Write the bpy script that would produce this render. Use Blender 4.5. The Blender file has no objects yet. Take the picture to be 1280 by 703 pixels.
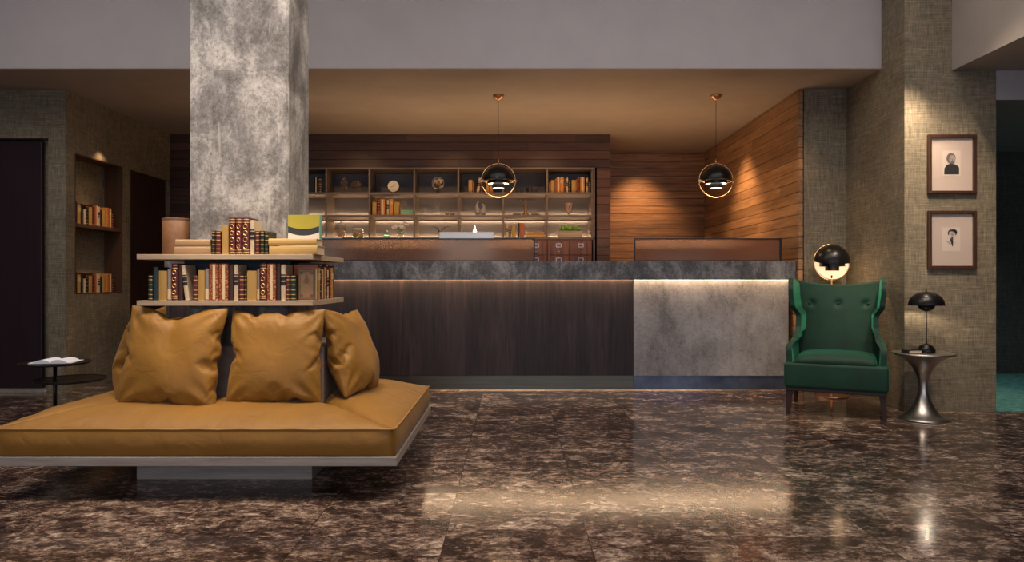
import bpy, bmesh, math, random
from mathutils import Vector, Matrix, noise
PI = math.pi
random.seed(7)
S = bpy.context.scene
COL = S.collection

# ------------------------------------------------------------------ camera, exposure, world, lights
F = 880.0; EYE = 1.05
cd = bpy.data.cameras.new('camera'); cam = bpy.data.objects.new('camera', cd); COL.objects.link(cam)
cam.location = (0, 0, EYE); cam.rotation_euler = (PI/2, 0, 0)
cd.sensor_width = 36; cd.lens = F/1280*36; cd.clip_start = 0.05; cd.clip_end = 60
S.camera = cam
S.view_settings.view_transform = 'Standard'; S.view_settings.look = 'None'
S.view_settings.exposure = 0.0; S.view_settings.gamma = 1.0
S.view_settings.use_curve_mapping = False

W = bpy.data.worlds.new('world'); S.world = W; W.use_nodes = True
W.node_tree.nodes['Background'].inputs[0].default_value = (0.55, 0.62, 0.8, 1)
W.node_tree.nodes['Background'].inputs[1].default_value = 0.25

WARM = (1.0, 0.62, 0.32); SOFTWARM = (1.0, 0.78, 0.56); COOL = (0.86, 0.87, 1.0)

def light(kind, loc, energy, color, aim=None, size=0.1, sizey=None, spot=None, blend=0.6, spread=None):
    l = bpy.data.lights.new('light', kind); o = bpy.data.objects.new('light', l); COL.objects.link(o)
    o.location = loc; l.energy = energy; l.color = color
    if kind == 'AREA':
        l.size = size
        if sizey: l.shape = 'RECTANGLE'; l.size_y = sizey
        if spread: l.spread = math.radians(spread)
    elif kind in ('POINT', 'SPOT'): l.shadow_soft_size = size
    if kind == 'SPOT': l.spot_size = math.radians(spot); l.spot_blend = blend
    if aim is not None:
        o.rotation_euler = (Vector(aim)-Vector(loc)).to_track_quat('-Z', 'Y').to_euler()
    return o

# daylight through the windows behind the camera
for x in (-4.2, 0.0, 4.2):
    light('AREA', (x, -4.3, 2.0), 55, COOL, aim=(x, 5, 1.6), size=2.6, sizey=2.6)
# added overhead fill: broad soft area light below the lobby ceiling
light('AREA', (-.3, 3.3, 4.16), 185, (1.0, .89, .79), aim=(-.3, 3.3, 0), size=9, sizey=3.2)
# lobby spots from above without fixtures, some added to brighten single things
light('SPOT', (-1.25, 2.95, 4.1), 230, SOFTWARM, aim=(-1.1, 3.6, 0.4), size=0.10, spot=52, blend=0.9)
light('SPOT', (-2.7, 2.8, 4.1), 90, SOFTWARM, aim=(-1.9, 3.7, 0.9), size=0.08, spot=45, blend=0.9)
light('SPOT', (0.3, 3.1, 4.1), 120, SOFTWARM, aim=(-1.1, 3.75, 1.1), size=0.08, spot=35, blend=0.9)
light('SPOT', (-1.5, 1.0, 4.1), 300, (1, .88, .78), aim=(-1.5, 3.86, 2.4), size=0.10, spot=42, blend=1.0)
light('SPOT', (.7, 2.6, 4.1), 140, (1, .86, .72), aim=(-1.3, 4.1, 2.2), size=0.08, spot=34, blend=1.0)
light('SPOT', (-1.5, 2.1, 4.1), 260, SOFTWARM, aim=(-1.45, 3.70, 1.02), size=0.06, spot=17, blend=1.0)  # added spot for highlights on the sofa bookshelf and pillow tops
light('SPOT', (5.2, 6.7, 2.4), 40, (.8, .95, 1), aim=(4.6, 6.6, 0), size=0.1, spot=120, blend=1.0)  # added corridor fill that brightens the carpet
light('SPOT', (1.9, 3.9, 4.1), 230, SOFTWARM, aim=(2.55, 5.7, 0.5), size=0.07, spot=34, blend=0.9)
light('SPOT', (2.85, 3.9, 4.1), 420, SOFTWARM, aim=(3.45, 5.75, 1.4), size=0.06, spot=30, blend=0.9)  # added wash to brighten the picture wall
light('SPOT', (3.18, 5.40, 2.72), 75, SOFTWARM, aim=(3.14, 5.66, 1.9), size=0.10, spot=75, blend=1.0)
# soffit downlights; the looped spots are added warm fill on the shelves
light('SPOT', (1.75, 9.42, 2.84), 170, WARM, aim=(1.75, 9.85, 1.1), size=0.12, spot=88, blend=0.8)
light('SPOT', (2.30, 8.1, 2.84), 170, WARM, aim=(2.72, 8.15, 1.0), size=0.12, spot=80, blend=0.8)
light('SPOT', (-4.12, 7.2, 2.36), 1.5, WARM, aim=(-4.24, 7.2, 2.2), size=0.02, spot=120, blend=0.9)
light('SPOT', (-3.6, 7.1, 2.84), 42, WARM, aim=(-4.3, 7.25, 1.3), size=0.03, spot=42, blend=0.9)
light('SPOT', (2.45, 6.3, 2.84), 20, WARM, aim=(2.9, 6.6, 0.9), size=0.05, spot=60, blend=0.8)
for x in (-1.9, -.75, .4):
    light('SPOT', (x, 7.75, 2.84), 26, WARM, aim=(x, 8.75, 1.75), size=0.06, spot=78, blend=1.0)
# added unseen area light behind the counter, brightening the soffit
light('AREA', (0.3, 7.6, 1.35), 29, WARM, aim=(0.3, 7.6, 3), size=4.2, sizey=0.2)

# ------------------------------------------------------------------ materials
MATS = {}
def mat(name, color=(.5, .5, .5), rough=.5, metal=0.0, emit=None, estr=0, trans=0, ior=1.45, coat=0, sheen=0, alpha=1):
    if name in MATS: return MATS[name]
    m = bpy.data.materials.new(name); m.use_nodes = True
    b = m.node_tree.nodes['Principled BSDF']
    b.inputs['Base Color'].default_value = (*color, 1); b.inputs['Roughness'].default_value = rough
    b.inputs['Metallic'].default_value = metal; b.inputs['IOR'].default_value = ior
    b.inputs['Transmission Weight'].default_value = trans
    b.inputs['Coat Weight'].default_value = coat; b.inputs['Sheen Weight'].default_value = sheen
    b.inputs['Alpha'].default_value = alpha
    if emit: b.inputs['Emission Color'].default_value = (*emit, 1); b.inputs['Emission Strength'].default_value = estr
    MATS[name] = m
    return m

class NT:
    def __init__(s, m): s.m = m; s.t = m.node_tree; s.b = s.t.nodes['Principled BSDF']
    def n(s, typ, **kw):
        nd = s.t.nodes.new(typ)
        for k, v in kw.items():
            if k.startswith('i_'):
                key = k[2:]; nd.inputs[int(key) if key.isdigit() else key.replace('_', ' ')].default_value = v
            else: setattr(nd, k, v)
        return nd
    def l(s, a, b): s.t.links.new(a, b)
    def coords(s, scale=(1, 1, 1), loc=(0, 0, 0), rot=(0, 0, 0)):
        tc = s.n('ShaderNodeTexCoord'); mp = s.n('ShaderNodeMapping')
        mp.inputs['Scale'].default_value = scale; mp.inputs['Location'].default_value = loc; mp.inputs['Rotation'].default_value = rot
        s.l(tc.outputs['Object'], mp.inputs['Vector']); return mp.outputs[0]
    def noise(s, vec, scale=5, detail=4, rough=.5, dist=0):
        nd = s.n('ShaderNodeTexNoise'); nd.inputs['Scale'].default_value = scale; nd.inputs['Detail'].default_value = detail
        nd.inputs['Roughness'].default_value = rough; nd.inputs['Distortion'].default_value = dist
        s.l(vec, nd.inputs['Vector']); return nd.outputs[0]
    def ramp(s, fac, stops):
        r = s.n('ShaderNodeValToRGB'); e = r.color_ramp.elements
        while len(e) > len(stops): e.remove(e[-1])
        while len(e) < len(stops): e.new(.5)
        for el, (p, c) in zip(e, stops): el.position = p; el.color = (*c, 1) if len(c) == 3 else c
        s.l(fac, r.inputs[0]); return r.outputs[0]
    def mix(s, a, b, fac, mode='MIX'):
        m = s.n('ShaderNodeMix', data_type='RGBA', blend_type=mode)
        for v, i in ((fac, 0), (a, 6), (b, 7)):
            if hasattr(v, 'is_linked') or hasattr(v, 'links'): s.l(v, m.inputs[i])
            else: m.inputs[i].default_value = v if i == 0 else (*v, 1)
        return m.outputs[2]
    def math(s, op, a, b=0.0):
        m = s.n('ShaderNodeMath', operation=op)
        for v, i in ((a, 0), (b, 1)):
            if hasattr(v, 'links'): s.l(v, m.inputs[i])
            else: m.inputs[i].default_value = v
        return m.outputs[0]
    def bump(s, h, strength=.3, dist=.01):
        b = s.n('ShaderNodeBump'); b.inputs['Strength'].default_value = strength; b.inputs['Distance'].default_value = dist
        s.l(h, b.inputs['Height']); s.l(b.outputs[0], s.b.inputs['Normal'])
    def color(s, c): s.l(c, s.b.inputs['Base Color'])
    def rough(s, r): s.l(r, s.b.inputs['Roughness'])

def g(v): return (v, v, v)

def m_fabric_wall(name, dark, light_, k=1):
    m = mat(name, rough=.75); t = NT(m)
    a = t.noise(t.coords((5, 5, 330)), 1, 3, .6)
    b = t.noise(t.coords((260, 260, 6)), 1, 3, .6)
    c = t.noise(t.coords((2, 2, 2)), 1, 3, .5)
    d = t.noise(t.coords((30, 30, 30)), 1, 3, .7)
    h = t.math('ADD', t.math('MULTIPLY', a, .5), t.math('MULTIPLY', b, .5))
    h2 = t.math('ADD', t.math('MULTIPLY', h, .7), t.math('ADD', t.math('MULTIPLY', c, .12), t.math('MULTIPLY', d, .18)))
    t.color(t.ramp(h2, [(.38, dark), (.5, tuple((x+y)/2.4 for x, y in zip(dark, light_))), (.62, light_)]))
    t.bump(h2, .5, .004); return m

FAB = m_fabric_wall('grasscloth', (.066, .056, .038), (.36, .298, .205))
FABD = m_fabric_wall('dark grasscloth', (.02, .024, .02), (.09, .10, .085))

def m_concrete(name, c0, c1, c2, rough=.6, scale=1):
    m = mat(name, rough=rough); t = NT(m)
    v = t.coords((scale, scale, scale*.7))
    a = t.noise(v, 2.6, 10, .70, .5)
    v2 = t.coords((scale, scale, scale))
    b = t.noise(v2, 30, 6, .8)
    c = t.noise(t.coords((6*scale, 6*scale, .9*scale)), 1.4, 6, .65, .5)
    f = t.math('ADD', t.math('MULTIPLY', a, .62), t.math('ADD', t.math('MULTIPLY', b, .25), t.math('MULTIPLY', c, .15)))
    col = t.ramp(f, [(.42, c0), (.50, c1), (.55, tuple((x+y)/2 for x, y in zip(c1, c2))), (.60, c2)])
    pits = t.ramp(t.noise(v2, 60, 5, .85), [(.34, g(.3)), (.44, g(1))])
    col = t.mix(col, pits, .9, 'MULTIPLY')
    tr = t.ramp(t.noise(t.coords((9*scale, 9*scale, 1.1*scale), (3, 1, 7)), 1, 3, .5), [(.66, g(0)), (.70, g(1))])
    col = t.mix(col, c2, t.math('MULTIPLY', tr, .45))
    t.color(col)
    t.bump(f, .35, .01); return m
CONC = m_concrete('pillar concrete', (.10, .092, .085), (.21, .195, .185), (.48, .45, .42), .65, 1.6)
CONC_PANEL = m_concrete('counter concrete', (.15, .143, .147), (.25, .242, .248), (.36, .352, .362), .38, .9)
CONC_TOP = m_concrete('counter top concrete', (.05, .049, .052), (.12, .115, .118), (.30, .29, .29), .45, 1.8)

def m_wood(name, c0, c1, axis='x', rough=.5, scale=1, attr=False, knots=False):
    m = mat(name, rough=rough); t = NT(m)
    sc = {'x': (.8, 14, 14), 'z': (14, 14, .8), 'y': (14, .8, 14)}[axis]
    v = t.coords(tuple(k*scale for k in sc))
    a = t.noise(v, 2.5, 6, .6, .8 if knots else .3)
    w = t.noise(t.coords(tuple(k*scale*6 for k in sc)), 2, 3, .6)
    f = t.math('ADD', t.math('MULTIPLY', a, .7), t.math('MULTIPLY', w, .3))
    col = t.ramp(f, [(.35, c0), (.65, c1)])
    if knots:
        k = t.n('ShaderNodeTexWave', wave_type='RINGS', i_Scale=1.6, i_Distortion=9.0, i_Detail=4.0)
        t.l(t.coords((2.2, 2.2, .35)), k.inputs['Vector'])
        col = t.mix(col, t.ramp(k.outputs[1], [(.2, g(.45)), (.8, g(1.1))]), .55, 'MULTIPLY')
    if attr:
        at = t.n('ShaderNodeAttribute', attribute_name='tone')
        col = t.mix(col, at.outputs[0], 1.0, 'MULTIPLY')
    t.color(col); t.bump(f, .25, .003); return m
PLANK = m_wood('cedar planks', (.14, .064, .026), (.38, .195, .085), 'x', .42, 1, True)
PLANKY = m_wood('cedar planks along', (.21, .105, .048), (.50, .275, .13), 'y', .42, 1, True)
PLANKD = m_wood('dark cedar planks', (.055, .024, .014), (.12, .055, .03), 'x', .45, 1, True)
DARKWOOD = m_wood('stained front wood', (.010, .008, .010), (.052, .033, .033), 'z', .5, .7, False, True)
OAK = m_wood('pale oak', (.36, .26, .17), (.60, .46, .32), 'x', .5, 1)
OAKY = m_wood('pale oak along', (.36, .26, .17), (.60, .46, .32), 'y', .5, 1)
OAKG = m_wood('grey washed oak', (.26, .22, .19), (.42, .37, .32), 'x', .55, 1)
SHELFW = m_wood('shelf veneer', (.13, .09, .07), (.21, .155, .12), 'x', .45, 1)
CABW = m_wood('chestnut drawers', (.10, .025, .007), (.34, .11, .028), 'z', .35, 1)
DOORW = m_wood('brown door wood', (.028, .011, .006), (.05, .02, .010), 'z', .45, 1)
LEGW = m_wood('dark leg wood', (.018, .008, .007), (.04, .016, .013), 'z', .5, 1)
NICHEW = m_wood('niche wood', (.06, .028, .015), (.10, .05, .028), 'z', .45, 1)

def m_floor():
    m = mat('brown marble', rough=.12); t = NT(m)
    v = t.coords()
    # tile offset so veining breaks at the joints
    sx = t.n('ShaderNodeSeparateXYZ'); t.l(v, sx.inputs[0])
    TX, TY = .585, .597
    ux = t.math('DIVIDE', t.math('SUBTRACT', sx.outputs[0], .312), TX); uy = t.math('DIVIDE', t.math('SUBTRACT', sx.outputs[1], 2.883), TY)
    cx = t.n('ShaderNodeCombineXYZ'); t.l(t.math('FLOOR', ux), cx.inputs[0]); t.l(t.math('FLOOR', uy), cx.inputs[1])
    wn = t.n('ShaderNodeTexWhiteNoise'); t.l(cx.outputs[0], wn.inputs['Vector'])
    va = t.n('ShaderNodeVectorMath', operation='MULTIPLY_ADD'); t.l(wn.outputs['Color'], va.inputs[0]); va.inputs[1].default_value = (3, 3, 3); t.l(v, va.inputs[2])
    vec = va.outputs[0]
    def mp(sc):
        q = t.n('ShaderNodeMapping'); q.inputs['Scale'].default_value = sc; t.l(vec, q.inputs['Vector']); return q.outputs[0]
    n1 = t.noise(mp((1.5, 2.6, 1)), 1.6, 8, .78, .8)
    n2 = t.noise(mp((5, 7.5, 1)), 2.2, 10, .80, .9)
    n3 = t.noise(mp((30, 42, 1)), 1.5, 5, .8, .6)
    vo = t.n('ShaderNodeTexVoronoi', feature='DISTANCE_TO_EDGE', i_Scale=26.0); 
    vd = t.n('ShaderNodeMix', data_type='VECTOR'); vd.inputs[0].default_value = .12
    nn = t.n('ShaderNodeTexNoise', i_Scale=9.0, i_Detail=4.0); t.l(mp((1, 1.3, 1)), nn.inputs['Vector'])
    t.l(mp((1, 1.5, 1)), vd.inputs[4]); t.l(nn.outputs['Color'], vd.inputs[5]); t.l(vd.outputs[1], vo.inputs['Vector'])
    vc = t.n('ShaderNodeTexVoronoi', i_Scale=30.0, i_Randomness=1.0); t.l(vd.outputs[1], vc.inputs['Vector'])
    cs = t.n('ShaderNodeSeparateColor'); t.l(vc.outputs['Color'], cs.inputs[0])
    f = t.math('ADD', t.math('MULTIPLY', n1, .38), t.math('ADD', t.math('MULTIPLY', n2, .36), t.math('ADD', t.math('MULTIPLY', n3, .22), t.math('MULTIPLY', cs.outputs[0], .05))))
    base = t.ramp(f, [(.41, (.012, .008, .008)), (.47, (.048, .029, .025)), (.51, (.135, .086, .068)), (.55, (.33, .235, .18)), (.60, (.72, .58, .47))])
    vein = t.ramp(vo.outputs['Distance'], [(.0, g(.45)), (.06, g(1))])
    col = t.mix(base, vein, .8, 'MULTIPLY')
    fx = t.math('ABSOLUTE', t.math('SUBTRACT', t.math('FRACT', ux), .5)); fy = t.math('ABSOLUTE', t.math('SUBTRACT', t.math('FRACT', uy), .5))
    e = t.math('MAXIMUM', fx, fy)
    j = t.math('GREATER_THAN', e, .4962)
    col = t.mix(col, (.012, .009, .008), t.math('MULTIPLY', j, .85))
    t.color(col)
    t.rough(t.math('ADD', t.math('MULTIPLY', n2, .14), .07))
    t.bump(t.noise(v, 5, 2, .5), .02, .003)
    return m
MARBLE = m_floor()

def m_simple(name, c0, c1, rough, scale=(20, 20, 20), bump=.2, dist=.002, metal=0, sheen=0, coat=0, detail=4):
    m = mat(name, rough=rough, metal=metal, sheen=sheen, coat=coat); t = NT(m)
    f = t.noise(t.coords(scale), 1, detail, .6)
    t.color(t.ramp(f, [(.3, c0), (.7, c1)]))
    if bump: t.bump(f, bump, dist)
    return m
SHELFB = m_simple('shelf back', (.16, .145, .14), (.21, .19, .185), .75, (.6, 5, 9), .02)
PLASTER = m_simple('grey plaster', (.37, .345, .36), (.40, .375, .39), .75, (3, 3, 3), .05)
SOFFITM = m_simple('soffit plaster', (.36, .30, .255), (.40, .335, .285), .7, (3, 3, 3), .05)
PURPLE = m_simple('aubergine door lacquer', (.020, .010, .014), (.028, .014, .019), .4, (30, 30, 1), .03)
BLACKM = m_simple('black void backing', (.003, .003, .003), (.005, .005, .005), .8)
TRIMM = m_simple('pale stone threshold', (.22, .20, .18), (.30, .27, .24), .5)
BRASS = mat('brass', (.85, .52, .26), .25, 1); COPPER = mat('copper', (.80, .42, .24), .3, 1)
BLACKMETAL = mat('black lacquered metal', (.012, .012, .013), .3, .4)
BLACKSATIN = mat('black satin frame', (.01, .01, .012), .35)
STEEL = m_simple('brushed steel', (.10, .10, .085), (.15, .145, .12), .35, (2, 2, 80), .05, metal=.8)
STEELB = m_simple('blued steel', (.06, .075, .12), (.13, .15, .20), .3, (6, 6, 6), .05, metal=.7)
PEWTER = m_simple('cast pewter', (.50, .46, .43), (.62, .58, .54), .34, (30, 30, 30), .15, metal=1)
LEDM = mat('led', (1, .8, .6), .5, emit=(1, .70, .42), estr=34)
LEDC = mat('led counter', (1, .8, .6), .5, emit=(1, .68, .40), estr=42)
LEDH = mat('led hidden', (1, .8, .6), .5, emit=(1, .68, .40), estr=48)
BULB = mat('lamp diffuser', (1, .95, .9), .5, emit=(1, .80, .55), estr=9)
BULBW = mat('lamp reflector white', (.9, .82, .7), .4, emit=(1, .74, .48), estr=.6)
CARPET = m_simple('teal carpet', (.02, .10, .09), (.16, .42, .36), .95, (14, 26, 14), .6, .01, detail=8)

def m_ochre():
    m = mat('ochre leather cloth', rough=.52, sheen=.08); t = NT(m)
    f = t.noise(t.coords((2.5, 2.5, 2.5)), 1, 4, .6); w = t.noise(t.coords((180, 180, 180)), 1, 2, .6)
    t.color(t.ramp(f, [(.3, (.245, .112, .012)), (.7, (.32, .152, .019))]))
    wr = t.noise(t.coords((7, 7, 7)), 1, 3, .5, 1.2)
    t.bump(t.math('ADD', t.math('MULTIPLY', w, .06), wr), .45, .014); return m
OCHRE = m_ochre()
PIPE = mat('ochre piping', (.42, .22, .06), .5)
def m_velvet():
    m = mat('green velvet', (.004, .05, .026), .7, sheen=.38); t = NT(m)
    t.b.inputs['Sheen Tint'].default_value = (.10, .75, .42, 1); t.b.inputs['Sheen Roughness'].default_value = .35
    f = t.noise(t.coords((5, 5, 5)), 1, 4, .6)
    t.color(t.ramp(f, [(.3, (.0015, .023, .013)), (.7, (.003, .042, .023))]))
    t.bump(t.noise(t.coords((200, 200, 200)), 1, 2), .1, .001); return m
VELVET = m_velvet()
UPH = m_simple('grey brown upholstery', (.22, .17, .14), (.34, .27, .23), .85, (120, 120, 120), .3, .001)

# ------------------------------------------------------------------ mesh helpers
def obj(name, bm, m, parent=None, smooth=False, loc=None, rot=None, bevel=0, seg=2, angle=40):
    if not smooth or True:
        bmesh.ops.recalc_face_normals(bm, faces=bm.faces)
    me = bpy.data.meshes.new(name); bm.to_mesh(me); bm.free()
    if m is not None:
        for mm in (m if isinstance(m, (list, tuple)) else [m]): me.materials.append(mm)
    o = bpy.data.objects.new(name, me); COL.objects.link(o)
    if smooth: me.shade_smooth()
    if parent is not None: o.parent = parent
    if loc: o.location = loc
    if rot: o.rotation_euler = rot
    if bevel:
        b = o.modifiers.new('bevel', 'BEVEL'); b.width = bevel; b.segments = seg; b.limit_method = 'ANGLE'; b.angle_limit = math.radians(angle)
    return o
def tag(o, label=None, cat=None, group=None, kind=None):
    if label: o['label'] = label
    if cat: o['category'] = cat
    if group: o['group'] = group
    if kind: o['kind'] = kind
    return o
def thing(name, label, cat, loc=(0, 0, 0), rz=0, group=None):
    o = bpy.data.objects.new(name, None); COL.objects.link(o); o.location = loc; o.rotation_euler = (0, 0, rz)
    o.empty_display_size = .05
    return tag(o, label, cat, group)
def B(): return bmesh.new()
def box(bm, x0, x1, y0, y1, z0, z1, mi=0):
    vs = [bm.verts.new(p) for p in ((x0,y0,z0),(x1,y0,z0),(x1,y1,z0),(x0,y1,z0),(x0,y0,z1),(x1,y0,z1),(x1,y1,z1),(x0,y1,z1))]
    fs = []
    for f in ((0,3,2,1),(4,5,6,7),(0,1,5,4),(1,2,6,5),(2,3,7,6),(3,0,4,7)):
        fc = bm.faces.new([vs[i] for i in f]); fc.material_index = mi; fs.append(fc)
    return fs
def prism(bm, pts, z0, z1, axis='z'):
    """polygon pts (a,b) extruded along axis"""
    def P(a, b, c):
        return {'z': (a, b, c), 'y': (a, c, b), 'x': (c, a, b)}[axis]
    lo = [bm.verts.new(P(a, b, z0)) for a, b in pts]; hi = [bm.verts.new(P(a, b, z1)) for a, b in pts]
    bm.faces.new(lo[::-1]); bm.faces.new(hi)
    n = len(pts)
    for i in range(n): bm.faces.new((lo[i], lo[(i+1) % n], hi[(i+1) % n], hi[i]))
def lathe(bm, prof, n=32, c=(0, 0, 0), axis='z', a0=0, a1=2*PI):
    full = abs(a1-a0-2*PI) < 1e-6
    rings = []
    cnt = n if full else n+1
    for r, z in prof:
        ring = []
        if r < 1e-6:
            p = {'z': (0, 0, z), 'x': (z, 0, 0), 'y': (0, z, 0)}[axis]
            v = bm.verts.new((p[0]+c[0], p[1]+c[1], p[2]+c[2])); ring = [v]*cnt
        else:
            for i in range(cnt):
                a = a0+(a1-a0)*i/n; u, w = r*math.cos(a), r*math.sin(a)
                p = {'z': (u, w, z), 'x': (z, u, w), 'y': (u, z, w)}[axis]
                ring.append(bm.verts.new((p[0]+c[0], p[1]+c[1], p[2]+c[2])))
        rings.append(ring)
    for k in range(len(rings)-1):
        A, Bq = rings[k], rings[k+1]
        for i in range(cnt if full else cnt-1):
            j = (i+1) % cnt
            q = []
            for v in (A[i], A[j], Bq[j], Bq[i]):
                if v not in q: q.append(v)
            if len(q) >= 3:
                try: bm.faces.new(q)
                except ValueError: pass
def tube(bm, pts, r, n=8, cap=True, radii=None, closed=False):
    pts = [Vector(p) for p in pts]; rings = []
    N = len(pts); up = None
    for i, p in enumerate(pts):
        if closed: d = pts[(i+1) % N]-pts[(i-1) % N]
        else: d = pts[min(i+1, N-1)]-pts[max(i-1, 0)]
        d.normalize()
        if up is None:
            up = Vector((0, 0, 1)) if abs(d.z) < .9 else Vector((1, 0, 0))
        s = d.cross(up).normalized(); up = s.cross(d).normalized()
        rr = radii[i] if radii else r
        rings.append([bm.verts.new(p+(s*math.cos(2*PI*k/n)+up*math.sin(2*PI*k/n))*rr) for k in range(n)])
    for i in range(N if closed else N-1):
        A, C = rings[i], rings[(i+1) % N]
        for k in range(n): bm.faces.new((A[k], A[(k+1) % n], C[(k+1) % n], C[k]))
    if cap and not closed: bm.faces.new(rings[0][::-1]); bm.faces.new(rings[-1])
def ball(bm, c, r, sx=1, sy=1, sz=1, u=16, v=10):
    res = bmesh.ops.create_uvsphere(bm, u_segments=u, v_segments=v, radius=r)
    for q in res['verts']: q.co = Vector((q.co.x*sx+c[0], q.co.y*sy+c[1], q.co.z*sz+c[2]))
def struct(name, bm, m, **k):
    o = obj(name, bm, m, **k); o['kind'] = 'structure'; return o
def at(px, py, Y): return ((px-640)*Y/F, Y, EYE+(351.5-py)*Y/F)
def arc(c, r, a0, a1, n, plane='xz'):
    out = []
    for i in range(n+1):
        a = a0+(a1-a0)*i/n
        u, w = r*math.cos(a), r*math.sin(a)
        out.append((c[0]+u, c[1], c[2]+w) if plane == 'xz' else (c[0]+u, c[1]+w, c[2]))
    return out

# ------------------------------------------------------------------ the setting
SOF = 2.86; YF = 6.0
bm = B(); box(bm, -7, 7, -5, 10.2, -.12, 0); struct('floor', bm, MARBLE)
bm = B(); box(bm, 3.89, 6.98, 5.66, 7.93, .0, .006)
o = tag(obj('carpet', bm, CARPET), 'teal mottled carpet on the corridor floor beyond the picture wall', 'carpet')
bm = B(); box(bm, -7, 7, -5, 10.2, 4.2, 4.35); struct('ceiling', bm, PLASTER)
bm = B(); box(bm, -6.98, 3.148, YF, 9.98, SOF+.004, 4.2); o = struct('trim_1', bm, PLASTER)
bm = B(); box(bm, -6.98, 3.148, YF+.003, 9.98, SOF, SOF+.004); o = struct('ceiling_soffit', bm, SOFFITM)
# right block: wood wall side, fabric return, picture wall
bm = B(); box(bm, 2.75, 3.15, 6.63, 9.98, 0, SOF)
struct('wall_return', bm, FAB)
bm = B(); box(bm, 3.15, 3.885, 5.65, 9.98, 0, 4.2); struct('wall_pictures', bm, FAB)
bm = B(); box(bm, 3.53, 6.98, -4.9, 5.648, 2.74, 4.19); struct('trim_2', bm, m_simple('warm grey plaster', (.34, .30, .275), (.38, .34, .31), .75, (3, 3, 3), .05))
bm = B(); box(bm, 3.886, 6.98, 5.65, 8.2, 2.505, 4.19); struct('ceiling_corridor', bm, PLASTER)
bm = B(); box(bm, 3.886, 6.98, 7.93, 8.1, 0, 2.504); struct('wall_corridor', bm, FABD)
bm = B(); box(bm, 6.98, 7.1, -5, 10.2, 0, 4.2); struct('wall_right', bm, FABD)
bm = B(); box(bm, -7.1, -6.98, -5, 10.2, 0, 4.2); struct('wall_left', bm, FABD)
bm = B(); box(bm, -7, 7, 9.98, 10.1, 0, 4.2); struct('wall_back', bm, BLACKM)
# wall behind the camera with three windows
bm = B()
xs = [-7, -5.6, -2.8, -1.4, 1.4, 2.8, 5.6, 7]
for i in range(0, 7, 2): box(bm, xs[i], xs[i+1], -4.62, -4.5, 0, 4.2)
for i in range(1, 7, 2): box(bm, xs[i], xs[i+1], -4.62, -4.5, 0, .6); box(bm, xs[i], xs[i+1], -4.62, -4.5, 3.4, 4.2)
struct('wall_front', bm, PLASTER)
for n_, i in enumerate((1, 3, 5)):
    bm = B(); a, b = xs[i], xs[i+1]
    for (x0, x1, z0, z1) in ((a, a+.06, .6, 3.4), (b-.06, b, .6, 3.4), (a, b, .6, .66), (a, b, 3.34, 3.4), ((a+b)/2-.03, (a+b)/2+.03, .6, 3.4)):
        box(bm, x0, x1, -4.6, -4.52, z0, z1)
    struct('window_%d' % (n_+1), bm, BLACKSATIN)
# left: facing wall with the dark doorway, then the angled side wall with niche and door
XL = -4.217
bm = B()
box(bm, -4.38, XL, 6.65, 6.77, 0, SOF); box(bm, -6.98, -4.38, 6.65, 6.77, 2.40, SOF)
box(bm, -4.6, XL, 6.77, 6.78, 0, SOF)
struct('wall_doorway', bm, FAB)
bm = B(); box(bm, -6.98, -4.478, 6.70, 6.745, .03, 2.385); d = struct('door_1', bm, PURPLE, bevel=.004)
bm = B(); box(bm, -6.98, -4.39, 6.95, 7.0, 0, 2.6); struct('wall_doorway_back', bm, BLACKM)  # black surface stands in for the unlit void behind the door
bm = B(); box(bm, -6.98, -4.385, 6.60, 6.76, 0, .028); struct('trim_threshold', bm, TRIMM, bevel=.004)
NY0, NY1, NZ0, NZ1, ND = 6.79, 7.62, .922, 2.288, .19
DY0, DY1 = 7.78, 8.66
bm = B()
w0 = XL-.30
box(bm, w0, XL, 6.78, NY0, 0, SOF); box(bm, w0, XL, NY0, NY1, 0, NZ0); box(bm, w0, XL, NY0, NY1, NZ1, SOF)
box(bm, w0, XL-ND-.02, NY0, NY1, NZ0, NZ1)
box(bm, w0, XL, NY1, DY0, 0, SOF); box(bm, w0, XL, DY0, DY1, 2.28, SOF); box(bm, w0, XL, DY1, 8.69, 0, SOF)
struct('wall_niche', bm, FAB)
bm = B(); box(bm, XL-.09, XL-.045, DY0+.003, DY1-.003, .004, 2.277); struct('door_2', bm, DOORW)
bm = B(); e = .012
box(bm, XL-ND, XL+.002, NY0, NY0+e, NZ0, NZ1); box(bm, XL-ND, XL+.002, NY1-e, NY1, NZ0, NZ1)
box(bm, XL-ND, XL+.002, NY0+e, NY1-e, NZ0, NZ0+e); box(bm, XL-ND, XL+.002, NY0+e, NY1-e, NZ1-e, NZ1)
nl = struct('trim_niche', bm, NICHEW)
bm = B(); box(bm, XL-ND, XL-.004, NY0+e, NY1-e, 1.575, 1.612)
o = tag(obj('niche_shelf', bm, NICHEW, bevel=.003), 'dark wooden shelf dividing the wall niche between two rows of books', 'shelf')

# planked walls
def planks(bm, a0, a1, z0, z1, place, pitch=.105, gap=.005, tone=(.7, 1.15), L=(1.4, 2.6), depth=.014):
    lay = bm.faces.layers.int.new('pk') if False else None
    cl = bm.loops.layers.float_color.get('tone') or bm.loops.layers.float_color.new('tone')
    z = z0
    while z < z1-.01:
        zt = min(z+pitch, z1)
        a = a0-random.uniform(0, 1.2)
        while a < a1:
            ln = random.uniform(*L); s, e_ = max(a, a0), min(a+ln, a1)
            if e_-s > .01:
                k = random.uniform(*tone)
                fs = box(bm, *place(s+.001, e_-.001, z+gap/2, zt-gap/2))
                for f in fs:
                    for lp in f.loops: lp[cl] = (k, k*random.uniform(.97, 1.0), k, 1)
            a += ln
        z = zt
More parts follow.
